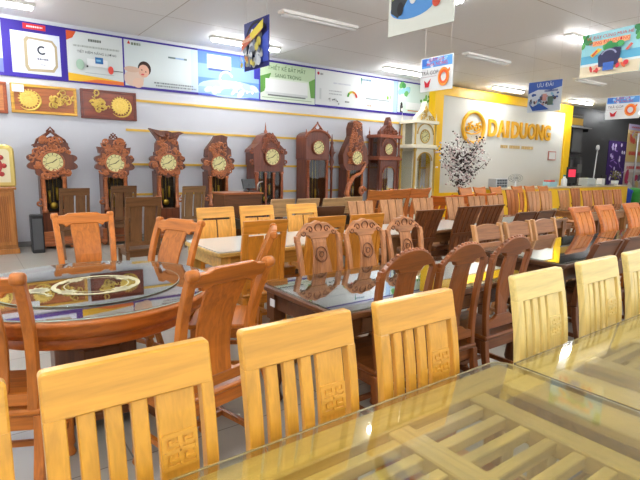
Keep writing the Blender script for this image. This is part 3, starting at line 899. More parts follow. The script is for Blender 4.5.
# ------------------------------------------------------------------ clocks
RED = wood('clock_deep', (104, 52, 36), 'z', 0.35, 0.35, 0.3); REDX = wood('clock_red', (172, 100, 74), 'x', 0.35, 0.35, 0.3)  # darker base under lighter scrolls puts the shade of carved gaps into colour
MAH = wood('clock_mahd', (112, 56, 46), 'z', 0.3, 0.35, 0.3); MAHX = wood('clock_mah', (146, 78, 62), 'x', 0.3, 0.35, 0.3)
GOLD = plain('gold', (224, 186, 78), 0.28, 0.85); FACE = plain('dial_cream', (222, 214, 150), 0.4)
INK = plain('dial_ink', (60, 46, 28), 0.5); DARKIN = plain('case_inside', (72, 64, 52), 0.6)
WINDOW = glass('case_glass', (240, 241, 238), 1.5)
zero = lambda z: 0.0

def dial(root, x, y, z, R, rim):
    d = MB(); d.lathe([(R, 0), (R, 0.012)], (x, y, z), 32, 'y'); do = d.build('dial', FACE, root)
    g_ = MB(); g_.tube([(x + R * math.cos(a), y - 0.014, z + R * math.sin(a)) for a in [2 * PI * k / 32 for k in range(32)]], R * 0.09, 8, True)
    g_.build('dial_rim', rim, do)
    n = MB()
    for k in range(12):
        a = 2 * PI * k / 12; c, s = math.cos(a), math.sin(a)
        M = Matrix.Translation((x, y - 0.0135, z)) @ Matrix.Rotation(a, 4, 'Y')
        n.box(-R * 0.03, R * 0.03, -0.0015, 0.0015, R * 0.68, R * 0.88, M)
    n.tube([(x + R * 0.62 * math.cos(a), y - 0.0135, z + R * 0.62 * math.sin(a)) for a in [2 * PI * k / 28 for k in range(28)]], R * 0.012, 5, True)
    n.build('numerals', INK, do)
    for ang, l, w in ((0.9, 0.5, 0.04), (-1.9, 0.78, 0.03)):
        h = MB(); M = Matrix.Translation((x, y - 0.018, z)) @ Matrix.Rotation(ang, 4, 'Y')
        h.box(-R * w, R * w, -0.0015, 0.0015, -R * 0.12, R * l, M); h.build('hand', INK, do)

def works(root, x, y, z0, z1, w=0.05):
    p = MB(); p.tube([(x, y, z1), (x, y, z0 + 0.1)], 0.005, 6); p.lathe([(0.001, -0.01), (0.055, -0.006), (0.06, 0), (0.055, 0.006), (0.001, 0.01)], (x, y, z0 + 0.1), 20, 'y')
    p.build('pendulum', GOLD, root)
    for k, dz in ((-1, 0.0), (1, 0.05)):
        q = MB(); q.lathe([(0.008, 0), (0.022, 0.004), (0.022, 0.22), (0.008, 0.225)], (x + k * w, y + 0.01, z0 + 0.14 + dz), 12)
        q.tube([(x + k * w, y + 0.01, z0 + 0.36 + dz), (x + k * w, y + 0.01, z1)], 0.003, 5)
        q.build('weight', GOLD, root)

def carve(c, inside, n, mat, y, seed=1):
    """raised scroll carving scattered inside a region; inside(u,v)->(x,z)"""
    rnd = random.Random(seed); c.mat(mat)
    for k in range(n):
        x, z = inside(rnd.random(), rnd.random()); rr = rnd.uniform(0.035, 0.07)
        c.tube(spiral(x, z, rr, rnd.uniform(0.7, 1.2), zero, y, rnd.uniform(0, 6.28), rnd.choice((-1, 1)), 10), rnd.uniform(0.012, 0.02), 6)

def long_case(root, hw, z0, z1, dep, m, mx, glass_z, col=True):
    """trunk: back, sides, front stiles, window with glass, plinth"""
    b = MB(); b.box(-hw - 0.08, hw + 0.08, -dep / 2 - 0.05, dep / 2, 0.05, 0.12); b.box(-hw - 0.05, hw + 0.05, -dep / 2 - 0.03, dep / 2, 0.12, 0.3)
    for sx in (-1, 1): b.ball((sx * (hw + 0.02), -dep / 2, 0.045), 0.045, 8, 6)
    for sx in (-1, 1): b.ball((sx * (hw + 0.02), dep / 2 - 0.06, 0.045), 0.045, 8, 6)
    b.build('plinth', mx, root, 0.008)
    b = MB(); b.box(-hw, hw, dep / 2 - 0.03, dep / 2, 0.3, z1)
    for s in (-1, 1):
        b.box(*sorted((s * hw, s * (hw - 0.02))), -dep / 2 + 0.02, dep / 2 - 0.03, 0.3, z1)
    b.box(-hw, hw, -dep / 2, -dep / 2 + 0.03, 0.3, glass_z[0]); b.box(-hw, hw, -dep / 2, -dep / 2 + 0.03, glass_z[1], z1)
    b.build('case', m, root, 0.004)
    for s in (-1, 1):
        c = MB()
        x = s * (hw - 0.045); h0, h1 = glass_z
        c.lathe([(0.045, 0), (0.045, 0.04), (0.03, 0.06), (0.034, (h1 - h0) * .5), (0.028, h1 - h0 - 0.06), (0.044, h1 - h0 - 0.03), (0.044, h1 - h0)], (x, -dep / 2, h0), 12)
        c.build('column', mx, root)
    g_ = MB(); g_.box(-hw + 0.08, hw - 0.08, -dep / 2 + 0.01, -dep / 2 + 0.016, *glass_z); g_.build('case_window', WINDOW, root)
    b = MB(); b.box(-hw + 0.03, hw - 0.03, dep / 2 - 0.045, dep / 2 - 0.031, glass_z[0], glass_z[1]); b.build('inner_back', DARKIN, root)
    works(root, 0, 0.0, glass_z[0], glass_z[1], hw * 0.3)

def lobed(cx, cz, rx, rz, bumps, amp, n=72, top=1.0, pinch=0.0, ph=0.0):
    pts = []
    for k in range(n):
        a = 2 * PI * k / n
        q = 1 + amp * abs(math.sin(bumps * a / 2 + ph)) - amp / 2
        x = cx + rx * q * math.cos(a) * (1 - pinch * max(0, math.sin(a)))
        z = cz + rz * q * math.sin(a) * (top if math.sin(a) > 0 else 1)
        pts.append((x, z))
    return pts

def carved_clock(label, x, hz, hwid, top, tw, style, seed):
    r = thing('grandfather_clock', label, 'clock', (x, 9.42, 0), 0, 'carved grandfather clocks along the wall')
    long_case(r, tw / 2, 0.3, hz - 0.16, 0.30, RED, REDX, (0.62, hz - 0.24))
    h = MB(); h.box(-tw / 2 + 0.03, tw / 2 - 0.03, -0.13, 0.14, hz - 0.2, hz + 0.2)
    h.prism(lobed(0, hz, hwid / 2 * 0.95, 0.25, 10, 0.22), zero, 0.1, -0.13)
    h.mat(RED); carve(h, lambda u, v: ((0.16 + 0.16 * u) * hwid / 0.7 * math.cos(6.28 * v), hz + (0.16 + 0.09 * u) * math.sin(6.28 * v)), 34, REDX, -0.185, seed=seed)
    hood = h.build('hood', None, r)
    c = MB(); zc = hz + 0.2
    ht = top - zc
    if style == 'lattice':
        c.prism(lobed(0, zc + 0.07, hwid * 0.34, 0.12, 9, 0.3, pinch=0.35), zero, 0.08, -0.12)
        for k in range(3):
            zz = zc + 0.13 + k * ht * 0.24; w = hwid * (0.17 - 0.045 * k)
            for s in (-1, 1):
                c.tube([(s * w, -0.12, zz), (0, -0.12, zz + ht * 0.26), (-s * w, -0.12, zz + ht * 0.05)], 0.014, 6)
        for s in (-1, 1):
            c.tube([(s * hwid * 0.34, -0.12, zc + 0.03), (s * hwid * 0.27, -0.12, zc + ht * .5), (s * hwid * 0.1, -0.12, zc + ht * .78), (0, -0.12, top - 0.02)], 0.02, 7)
        c.ball((0, -0.12, top - 0.02), 0.022)
    elif style == 'crown':
        c.prism([(-hwid * .40, zc - .03), (hwid * .40, zc - .03), (hwid * .43, zc + .08), (hwid * .3, zc + .07), (hwid * .33, zc + ht * .45), (hwid * .18, zc + ht * .42), (hwid * .14, zc + ht * .66), (-hwid * .14, zc + ht * .66), (-hwid * .18, zc + ht * .42), (-hwid * .33, zc + ht * .45), (-hwid * .3, zc + .07), (-hwid * .43, zc + .08)], zero, 0.08, -0.12)
        for s in (-1, 1):
            c.tube(spiral(s * 0.045, top - 0.07, 0.045, 1.0, zero, -0.12, PI / 2, s), 0.012, 6)
        c.tube([(-0.07, -0.12, top - 0.1), (0, -0.12, top), (0.07, -0.12, top - 0.1)], 0.012, 6)
    elif style == 'wings':
        c.prism([(-hwid * .35, zc - .03), (hwid * .35, zc - .03), (hwid * .33, zc + ht * .35), (hwid * .27, zc + ht * .5), (hwid * .36, zc + ht * .75), (hwid * .5, top - .06), (hwid * .36, zc + ht * .9), (hwid * .15, zc + ht * .86), (0, zc + ht * .92), (-hwid * .15, zc + ht * .9), (-hwid * .34, zc + ht * .95), (-hwid * .5, top), (-hwid * .38, zc + ht * .74), (-hwid * .27, zc + ht * .5), (-hwid * .33, zc + ht * .35)], zero, 0.09, -0.12)
        for s in (-1, 1):
            c.tube([(s * 0.02, -0.17, zc + ht * .6), (s * hwid * .2, -0.17, zc + ht * .66), (s * hwid * .38, -0.17, zc + ht * .84)], [0.03, 0.025, 0.012], 6)
        c.ball((0, -0.16, zc + ht * .75), 0.04)
    else:
        c.prism([(-hwid * .42, zc - .05), (hwid * .42, zc - .05), (hwid * .4, zc + ht * .25), (hwid * .3, zc + ht * .42), (hwid * .27, zc + ht * .7), (hwid * .3, top - .03), (hwid * .12, top), (-hwid * .1, top - .02), (-hwid * .2, zc + ht * .66), (-hwid * .33, zc + ht * .38), (-hwid * .4, zc + ht * .2)], zero, 0.09, -0.12)
    c.mat(RED); carve(c, lambda u, v: ((u - .5) * hwid * .5, zc + v * ht * .6), 22, REDX, -0.17, seed=seed + 50)
    cr = c.build('carved_crown', None, r)
    dial(r, 0, -0.185, hz, 0.165, REDX)
    s_ = MB()
    for s in (-1, 1):
        s_.tube(spiral(s * (tw / 2 + 0.03), 0.78, 0.07, 1.1, zero, -0.14, PI / 2, s), 0.018, 6)
    s_.build('side_scroll', REDX, r)
    return r
carved_clock('reddish carved clock with lattice crown, leftmost in the clock row', 1.24, 1.46, 0.74, 1.98, 0.40, 'lattice', 3)
carved_clock('reddish carved clock with shell like hood, second from left', 2.22, 1.455, 0.66, 1.98, 0.42, 'crown', 8)
carved_clock('reddish carved clock with spread wing crown, third from left', 3.17, 1.475, 0.66, 2.10, 0.42, 'wings', 13)
carved_clock('reddish carved clock with lopsided leafy crown, fourth from left', 4.20, 1.465, 0.68, 2.04, 0.44, 'leaf', 21)

# fifth: gothic gable
def gable_clock():
    x = 5.35; r = thing('grandfather_clock', 'dark mahogany clock with pointed gable and spire, fifth from left', 'clock', (x, 9.4, 0), 0, 'carved grandfather clocks along the wall')
    long_case(r, 0.36, 0.3, 1.45, 0.36, MAH, MAHX, (0.62, 1.32))
    b = MB()
    for k in range(4):
        xx = -0.30 + 0.2 * k
        b.lathe([(0.03, 0), (0.022, 0.05), (0.024, 0.8), (0.034, 0.86), (0.034, 0.9)], (xx, -0.20, 0.4), 10)
    b.build('fluted_pillars', MAHX, r)
    h = MB(); h.box(-0.38, 0.38, -0.19, 0.18, 1.45, 1.72)
    h.prism([(-0.42, 1.72), (0.42, 1.72), (0.40, 1.78), (0.26, 1.9), (0.14, 2.08), (0.0, 2.14), (-0.14, 2.08), (-0.26, 1.9), (-0.40, 1.78)], zero, 0.34, -0.02)
    h.mat(MAH); carve(h, lambda u, v: ((u - .5) * .5 * (1.3 - v), 1.74 + v * .34), 24, MAHX, -0.2, seed=4)
    hood = h.build('hood', None, r)
    f = MB(); f.lathe([(0.05, 2.1), (0.03, 2.14), (0.04, 2.17), (0.018, 2.2), (0.012, 2.28), (0.003, 2.36)], (0, -0.02, 0), 10); f.build('spire', MAHX, r)
    for s in (-1, 1):
        c = MB(); c.tube(spiral(s * 0.42, 1.74, 0.06, 1.1, zero, -0.16, PI / 2, s), 0.02, 6)
        c.build('side_scroll', MAHX, r); c = MB(); c.tube(spiral(s * 0.42, 1.52, 0.06, 1.1, zero, -0.16, -PI / 2, -s), 0.02, 6); c.build('side_scroll', MAHX, r)
    dial(r, 0.06, -0.21, 1.63, 0.18, MAHX)
gable_clock()

def arch_pts(w, z0, z1, n=12):
    return [(-w, z0), (w, z0)] + [(w * math.cos(PI * k / n), z1 + w * 0.5 * math.sin(PI * k / n)) for k in range(n + 1)]

def box_clock():
    x = 6.65; r = thing('grandfather_clock', 'mahogany box clock with arched top and gold weights, sixth from left', 'clock', (x, 9.46, 0), 0, 'carved grandfather clocks along the wall')
    long_case(r, 0.31, 0.3, 1.60, 0.42, MAH, MAHX, (0.5, 1.58))
    h = MB(); h.prism(arch_pts(0.33, 1.60, 2.08), zero, 0.42)
    hood = h.build('hood', MAH, r, 0.006)
    t = MB(); t.tube([(0.33 * math.cos(PI * k / 16), -0.22, 2.08 + 0.17 * math.sin(PI * k / 16)) for k in range(17)], 0.03, 8); t.build('arch_moulding', MAHX, hood)
    c = MB()
    c.tube([(-0.2, -0.18, 2.2), (-0.1, -0.18, 2.3), (0, -0.18, 2.42), (0.1, -0.18, 2.3), (0.2, -0.18, 2.2)], [0.02, 0.025, 0.018, 0.025, 0.02], 7)
    for s in (-1, 1): c.tube(spiral(s * 0.08, 2.26, 0.05, 1, zero, -0.18, PI / 2, s), 0.014, 6)
    c.ball((0, -0.18, 2.43), 0.022); c.build('crest', MAHX, r)
    for s in (-1, 1):
        f = MB(); f.lathe([(0.03, 0), (0.018, 0.03), (0.028, 0.06), (0.014, 0.09), (0.006, 0.15)], (s * 0.3, -0.17, 2.12), 8); f.build('finial', MAHX, r)
    dial(r, 0, -0.235, 1.87, 0.16, MAHX)
box_clock()
r = thing('carved_post', 'slim turned mahogany post standing between the sixth and seventh clock', 'post', (7.2, 9.45, 0))
p = MB(); p.lathe([(0.12, 0), (0.12, 0.03), (0.05, 0.06), (0.03, 0.12), (0.03, 1.35), (0.05, 1.4), (0.03, 1.44), (0.06, 1.55), (0.035, 1.65), (0.065, 1.75), (0.05, 1.85), (0.03, 1.95), (0.045, 2.0), (0.02, 2.06), (0.006, 2.2)], seg=12)
p.build('post_shaft', MAH, r)
p = MB(); p.tube([(-0.11, 0, 1.79), (-0.06, 0, 1.74), (0, 0, 1.76), (0.06, 0, 1.74), (0.11, 0, 1.79)], 0.015, 6); p.build('arm', MAHX, r)

def vine_clock():
    x = 7.80; r = thing('grandfather_clock', 'red brown clock carved all over with climbing figures, seventh from left', 'clock', (x, 9.44, 0), 0, 'carved grandfather clocks along the wall')
    long_case(r, 0.26, 0.3, 1.42, 0.34, RED, REDX, (0.55, 1.36))
    h = MB(); h.prism([(-.28, 1.36), (.28, 1.36), (.40, 1.52), (.38, 1.70), (.34, 1.9), (.26, 2.02), (.2, 2.2), (.18, 2.42), (.12, 2.52), (.0, 2.55), (-.12, 2.5), (-.17, 2.36), (-.16, 2.18), (-.26, 2.0), (-.33, 1.88), (-.40, 1.72), (-.38, 1.5)], zero, 0.2, -0.08)
    h.mat(RED); carve(h, lambda u, v: ((u - .5) * (.62 - .45 * v), 1.5 + v * 1.0), 60, REDX, -0.19, seed=9)
    hood = h.build('hood', None, r)
    v = MB(); v.tube([(0.3, -0.2, 1.5), (0.15, -0.22, 1.3), (-0.1, -0.22, 1.2), (-0.24, -0.22, 1.0), (-0.28, -0.2, 0.8), (-0.2, -0.22, 0.6)], [0.03, 0.04, 0.05, 0.06, 0.07, 0.05], 8)
    v.tube(spiral(0.2, 0.85, 0.12, 1.2, zero, -0.2, 0, 1), 0.035, 7); v.build('climbing_vine', REDX, r)
    dial(r, 0, -0.22, 1.66, 0.17, REDX)
vine_clock()

def tower_clock(label, x, y, w, dep, ztop, zs, zdial, m, mx, dialmat, trim):
    """big square clock house: lower arched glass case, upper dial storey, arched pediment"""
    r = thing('grandfather_clock', label, 'clock', (x, y, 0), 0, 'carved grandfather clocks along the wall')
    hw = w / 2
    b = MB(); b.box(-hw - .06, hw + .06, -dep / 2 - .06, dep / 2, 0, 0.14); b.box(-hw - .03, hw + .03, -dep / 2 - .03, dep / 2, 0.14, 0.45); b.build('plinth', mx, r, 0.01)
    b = MB(); b.box(-hw + .05, hw - .05, dep / 2 - 0.04, dep / 2, 0.45, zs); b.box(-hw, -hw + 0.03, -dep / 2 + .05, dep / 2, 0.45, 0.62)
    n = 10; zc = zs - 0.32                       # lower front with an arched opening
    pts = [(-hw, .45), (-hw + .12, .45)] + [(-(hw - .12) * math.cos(PI * k / n), zc + (hw - .12) * math.sin(PI * k / n) * 0.8) for k in range(n + 1)] + [(hw - .12, .45), (hw, .45), (hw, zs), (-hw, zs)]
    b.prism(pts, zero, 0.04, -dep / 2 + 0.02); b.build('case', m, r, 0.004)
    g_ = MB(); g_.box(-hw + .1, hw - .1, -dep / 2 + .035, -dep / 2 + .04, .47, zs - .06); g_.build('case_window', WINDOW, r)
    g_ = MB(); g_.box(-hw + .012, -hw + .018, -dep / 2 + .1, dep / 2 - .1, .65, zs - .08); g_.build('side_glass', WINDOW, r)
    a = MB(); a.tube([(-(hw - .12) * math.cos(PI * k / 14), -dep / 2 - .012, zc + (hw - .12) * math.sin(PI * k / 14) * .8) for k in range(15)], 0.018, 7); a.build('arch_trim', trim, r)
    for sx in (-1, 1):
        for yy in (-dep / 2, dep / 2 - 0.05):
            c = MB(); c.lathe([(.05, .45), (.05, .5), (.03, .54), (.034, .9), (.028, zs - .1), (.045, zs - .05), (.045, zs)], (sx * (hw - 0.01), yy, 0), 12); c.build('column', trim if trim is not mx else m, r)
    b = MB(); b.box(-hw - .07, hw + .07, -dep / 2 - .07, dep / 2, zs, zs + .05); b.box(-hw - .04, hw + .04, -dep / 2 - .04, dep / 2, zs + .05, zs + .1); b.build('cornice', mx, r, 0.008)
    zu = zdial + w * 0.42
    b = MB(); b.box(-hw + .04, hw - .04, -dep / 2 + .03, -dep / 2 + .07, zs + .1, zu); b.box(-hw + .04, hw - .04, dep / 2 - .04, dep / 2, zs + .1, zu)
    b.box(-hw + .04, -hw + .07, -dep / 2 + .07, -dep / 2 + .16, zs + .1, zu); b.box(-hw + .04, -hw + .07, dep / 2 - .14, dep / 2 - .04, zs + .1, zu); b.build('dial_storey', m, r, 0.004)
    g_ = MB(); g_.box(-hw + .05, -hw + .056, -dep / 2 + .16, dep / 2 - .14, zs + .1, zu); g_.build('side_glass', WINDOW, r)
    for sx in (-1, 1):
        for yy in (-dep / 2, dep / 2 - 0.05):
            c = MB(); c.lathe([(.04, 0), (.022, .04), (.026, (zu - zs - .1) * .5), (.022, zu - zs - .14), (.038, zu - zs - .1)], (sx * (hw - .0), yy, zs + .1), 10); c.build('column', trim if trim is not mx else m, r)
            f = MB(); f.lathe([(.03, 0), (.012, .03), (.022, .07), (.008, .11), (.003, .2)], (sx * (hw - .0), yy, zu + .08), 8); f.build('finial', mx, r)
    b = MB(); b.box(-hw - .06, hw + .06, -dep / 2 - .06, dep / 2, zu, zu + .08); b.build('cornice', mx, r, 0.008)
    hp = ztop - zu - .08
    c = MB(); c.prism([(-hw * .85, zu + .08), (hw * .85, zu + .08), (hw * .8, zu + .08 + hp * .18), (hw * .5, zu + .08 + hp * .38), (hw * .22, zu + .08 + hp * .55), (hw * .14, zu + .08 + hp * .8), (0, ztop), (-hw * .14, zu + .08 + hp * .8), (-hw * .22, zu + .08 + hp * .55), (-hw * .5, zu + .08 + hp * .38), (-hw * .8, zu + .08 + hp * .18)], zero, 0.16, -dep / 2 + .1)
    c.mat(m); carve(c, lambda u, v: ((u - .5) * w * .7 * (1 - v), zu + .1 + v * hp * .6), 16, trim, -dep / 2, seed=5)
    cr = c.build('pediment', None, r)
    a = MB(); a.tube([(-hw * .8 * math.cos(PI * k / 12), -dep / 2 + .0, zdial + .05 + hw * .8 * math.sin(PI * k / 12) * .9) for k in range(13)], .016, 6); a.build('arch_trim', trim, r)
    dial(r, 0, -dep / 2 + .028, zdial, w * .22, trim)
    works(r, 0, -dep / 2 + .12, .55, zs - .1, w * .12)
    return r
tower_clock('dark mahogany pinnacled clock house beside the white clock', 8.90, 9.48, 0.66, 0.46, 2.70, 1.62, 1.90, MAH, MAHX, FACE, MAHX)
CREAM = plain('cream_lacquer', (226, 222, 200), 0.35, coat=0.3); CREAM2 = plain('cream_trim', (236, 230, 206), 0.3, coat=0.3)
GOLDP = plain('gold_paint', (206, 170, 84), 0.35, 0.5)
tower_clock('cream white and gold clock house, tallest, before the yellow pillar', 10.08, 9.40, 0.78, 0.56, 3.18, 1.95, 2.27, CREAM, CREAM2, FACE, GOLDP)

# ------------------------------------------------------------------ prints: posters, signs
class Print:
    """one flat printed board; u right, v up, layers stacked a hair apart towards the viewer"""
    def __init__(self, w, h, back=(240, 240, 240), t=0.012):
        self.m = MB(); self.w, self.h, self.k = w, h, 0; self.t = t
        self.m.mat(paint(back)); self.m.box(-w / 2, w / 2, 0, t, -h / 2, h / 2)
    def _y(self): self.k += 1; return -0.0006 * self.k
    def poly(self, pts, c):
        y = self._y(); self.m.mat(paint(c))
        pts = [(min(max(u, -.5), .5) * self.w, min(max(v, -.5), .5) * self.h) for u, v in pts]
        n = len(pts)
        if sum(pts[i][0] * pts[(i + 1) % n][1] - pts[(i + 1) % n][0] * pts[i][1] for i in range(n)) < 0: pts = pts[::-1]
        self.m.add([(u, y, v) for u, v in pts], [tuple(range(n))]); return self
    def rect(self, u0, u1, v0, v1, c): return self.poly([(u0, v0), (u1, v0), (u1, v1), (u0, v1)], c)
    def ell(self, u, v, ru, rv, c, n=22, a0=0, a1=2 * PI, rot=0):
        q = self.w / self.h
        pts = []
        for k in range(n):
            a = a0 + (a1 - a0) * k / (n if abs(a1 - a0 - 2 * PI) < 1e-6 else n - 1)
            x, z = ru * math.cos(a), rv * math.sin(a) / q if False else rv * math.sin(a)
            pts.append((u + x * math.cos(rot) - z / q * math.sin(rot), v + x * q * math.sin(rot) + z * math.cos(rot)))
        return self.poly(pts, c)
    def ring(self, u, v, ru, rv, th, c, a0=0, a1=2 * PI, n=28):
        y = self._y(); self.m.mat(paint(c)); vs, fs = [], []
        for k in range(n + 1):
            a = a0 + (a1 - a0) * k / n
            for q in (1 - th, 1): vs.append(((u + ru * q * math.cos(a)) * self.w, y, (v + rv * q * math.sin(a)) * self.h))
        for k in range(n): fs.append((2 * k, 2 * k + 1, 2 * k + 3, 2 * k + 2))
        self.m.add(vs, fs); return self
    def text(self, s, u, v, size, c, bold=0.0, rot=0.0, align='CENTER'):
        y = self._y(); self.m.mat(paint(c)); vs, fs = text_mesh(s, size, align)
        cr, sr = math.cos(rot), math.sin(rot)
        self.m.add([(u * self.w + p[0] * cr - p[1] * sr, y, v * self.h + p[0] * sr + p[1] * cr) for p in vs], fs); return self
    def lines(self, u0, u1, v, h, c, seed=1):
        rnd = random.Random(seed); u = u0            # print too small to read: a row of short strokes
        while u < u1:
            w = rnd.uniform(.008, .03); self.rect(u, min(u + w, u1), v - h / 2, v + h / 2, c); u += w + .008
        return self
    def blobs(self, u0, u1, v0, v1, n, cols, r0, r1, seed):
        rnd = random.Random(seed)
        for _ in range(n):
            self.ell(rnd.uniform(u0, u1), rnd.uniform(v0, v1), rnd.uniform(r0, r1), rnd.uniform(r0, r1), rnd.choice(cols), 10, rot=rnd.uniform(0, 3))
        return self
    def build(self, name, label, cat, loc, rz=0, group=None):
        o = self.m.build(name); o.location = loc; o.rotation_euler = (0, 0, rz)
        return tag(o, label, cat, group)

PURPLE = (68, 52, 150)
Z0, Z1 = 2.84, 3.735; ZM, ZH = (Z0 + Z1) / 2, Z1 - Z0
def banner(x0, x1, label, back=PURPLE):
    p = Print(x1 - x0, ZH, back); p.x = (x0 + x1) / 2; p.label = label
    return p
def hang(p): p.build('wall_banner', p.label, 'banner', (p.x, WY - 0.016, ZM), 0, 'advertising banners along the clock wall')
p = banner(-0.5, 0.70, 'blue white banner cut off at the left photo edge'); p.rect(-.5, .49, -.44, .46, (205, 212, 236)).rect(-.5, .49, -.44, -.2, (120, 130, 205)); hang(p)
p = banner(0.70, 1.62, 'purple framed banner showing a white water heater', (60, 44, 150))
p.rect(-.38, .40, -.42, .32, (216, 222, 236)).poly([(-.1, .26), (-.36, .2), (-.38, -.34), (-.1, -.36)], (206, 210, 222))
p.poly([(-.14, .24), (.28, .22), (.35, .12), (.35, -.25), (.28, -.36), (-.14, -.38), (-.18, -.3), (-.18, .18)], (178, 162, 128))
p.poly([(-.1, .2), (.26, .18), (.31, .1), (.31, -.23), (.26, -.31), (-.1, -.33), (-.13, -.26), (-.13, .15)], (234, 236, 244))
p.ring(.1, .02, .075, .08, .4, (52, 60, 70), 0.9, 5.6).lines(.02, .2, -.14, .03, (90, 95, 110), 2).lines(.07, .15, -.24, .02, (150, 150, 160), 3)
p.rect(-.18, .18, .37, .47, (212, 52, 60)).lines(-.12, .13, .42, .03, (245, 235, 235), 5); hang(p)
p = banner(1.62, 2.57, 'white banner with orange corner, yellow base and energy saving heading')
p.rect(-.485, .485, -.47, .46, (218, 224, 222)).poly([(-.485, .46), (-.32, .46), (-.38, .34), (-.485, .28)], (226, 96, 50))
p.poly([(-.485, -.47), (.485, -.47), (.485, -.40), (.1, -.36), (-.485, -.32)], (238, 186, 50)).poly([(.485, -.47), (.485, -.40), (.0, -.4), (-.3, -.47)], (232, 120, 60))
p.lines(-.12, .1, .33, .05, (80, 90, 80), 7).lines(-.38, .42, .2, .035, (170, 178, 172), 8)
p.text('TIẾT KIỆM NĂNG LƯỢNG', .02, .09, .056, (72, 84, 84), 0.001)
p.ell(-.28, -.15, .07, .1, (170, 200, 178)).rect(-.16, .2, -.16, -.02, (238, 240, 240)).rect(-.02, .12, -.1, .02, (50, 110, 170)).rect(.0, .08, -.06, -.02, (120, 180, 220)).ell(-.16, -.17, .018, .02, (40, 40, 40)).ell(.25, -.2, .05, .08, (226, 84, 72)).rect(.3, .47, -.215, -.2, (90, 90, 90)).rect(-.2, .3, -.3, -.29, (170, 175, 175)); hang(p)
p = banner(2.57, 4.0, 'pale banner picturing a smiling person resting under an air conditioner')
p.rect(-.49, .5, -.45, .46, (212, 222, 222)).rect(.4, .5, -.45, .46, (196, 214, 236))
p.ell(-.38, -.3, .13, .16, (222, 196, 178)).ell(-.24, -.08, .085, .15, (62, 44, 38)).ell(-.25, -.13, .07, .13, (226, 176, 152)).ell(-.275, -.11, .009, .012, (60, 40, 36)).ell(-.225, -.14, .009, .012, (60, 40, 36)).ell(-.265, -.2, .022, .018, (214, 90, 96)).ell(-.4, -.12, .1, .06, (214, 180, 160)).ell(-.33, -.38, .07, .1, (230, 194, 172))
p.poly([(-.45, .38), (-.41, .38), (-.43, .45)], (214, 60, 50)).lines(-.40, -.28, .39, .05, (120, 130, 110), 6)
p.rect(.08, .34, .2, .235, (110, 130, 130)).rect(.18, .3, .2, .235, (150, 180, 214)).lines(-.12, .42, -.34, .03, (130, 136, 140), 2).lines(-.1, .46, -.4, .03, (130, 136, 140), 12); hang(p)
p = banner(4.0, 5.40, 'blue banner with swirling breeze below a white air conditioner', (84, 96, 200))
p.rect(-.5, .49, -.45, .46, (98, 140, 222)).rect(-.5, .49, -.1, .2, (140, 176, 236)).ell(0, -.3, .5, .2, (176, 206, 244)).rect(-.5, .49, -.45, -.3, (150, 186, 240))
p.rect(-.36, .02, .12, .42, (226, 236, 248)).rect(-.34, .0, .07, .12, (70, 90, 150)).ring(-.06, -.1, .12, .2, .25, (214, 232, 250), .4, 5.2).ring(.02, -.14, .2, .12, .2, (230, 242, 252), 2.8, 6.0).ring(.3, -.1, .16, .24, .18, (210, 228, 250), 3.2, 5.6)
p.blobs(-.4, .45, -.4, -.2, 12, [(206, 224, 248), (230, 240, 252)], .04, .08, 4)
for k in range(4): p.ell(.1 + .09 * k, -.33, .03, .05, (120, 130, 150)).ell(.1 + .09 * k, -.33, .024, .042, (236, 240, 244))
p.rect(.4, .49, .0, .46, (60, 60, 160)); hang(p)
p = banner(5.40, 6.88, 'green and white banner with an air conditioner and two line heading')
p.rect(-.485, .5, -.46, .45, (222, 234, 214)).rect(-.485, .5, .1, .45, (196, 218, 180)).poly([(-.485, .1), (-.3, .2), (-.42, -.25), (-.485, -.3)], (96, 150, 70)).poly([(.5, .2), (.38, .1), (.42, -.3), (.5, -.3)], (110, 164, 80))
p.text('THIẾT KẾ BẮT MẮT', -.02, .32, .115, (50, 96, 60), 0.002).text('SANG TRỌNG', .0, .15, .11, (50, 96, 60), 0.002)
p.rect(-.4, .36, -.31, .06, (236, 238, 236)).rect(-.4, .36, -.31, -.25, (210, 214, 212)).rect(-.36, .32, -.345, -.31, (120, 126, 124)).rect(-.46, .44, -.4, -.385, (150, 170, 140)); hang(p)
p = banner(6.88, 8.25, 'white banner with a red dot and a rainbow energy gauge')
p.rect(-.49, .5, -.44, .46, (222, 226, 224)).ell(-.43, .36, .025, .04, (186, 40, 56)).lines(-.39, -.33, .35, .05, (120, 120, 120), 3).lines(-.1, .28, .16, .035, (190, 194, 206), 2).lines(-.2, .08, -.05, .03, (170, 174, 176), 4).lines(-.2, .08, -.13, .03, (170, 174, 176), 5)
for k, c in enumerate([(90, 160, 80), (200, 200, 80), (226, 150, 60), (214, 70, 60)]): p.ring(.32, -.16, .12, .17, .35, c, PI * (1 - (k + 1) / 4), PI * (1 - k / 4), 6)
p.blobs(-.25, .02, -.38, -.26, 10, [(110, 116, 116), (150, 156, 152), (190, 196, 190)], .012, .025, 3).lines(.15, .25, -.3, .04, (120, 124, 120), 6).rect(-.42, -.38, -.3, -.02, (200, 206, 204)); hang(p)
p = banner(8.25, 9.58, 'pale banner with a wide white air conditioner and small green tag')
p.rect(-.5, .5, -.44, .46, (218, 226, 230)).rect(.38, .5, -.44, .46, (170, 200, 234)).poly([(-.47, .4), (-.44, .4), (-.46, .15)], (60, 140, 110)).lines(-.44, -.22, .36, .05, (70, 120, 150), 4).rect(-.4, .3, -.1, .2, (232, 236, 238)).rect(-.34, .28, -.16, -.12, (150, 160, 160)).rect(.2, .26, -.1, .0, (130, 180, 80)).rect(.28, .31, -.08, .02, (110, 170, 70)).lines(-.3, -.2, -.33, .05, (190, 160, 130), 9); hang(p)
p = banner(9.58, 10.88, 'green leafed banner with a person at lower left, last before the yellow pillar')
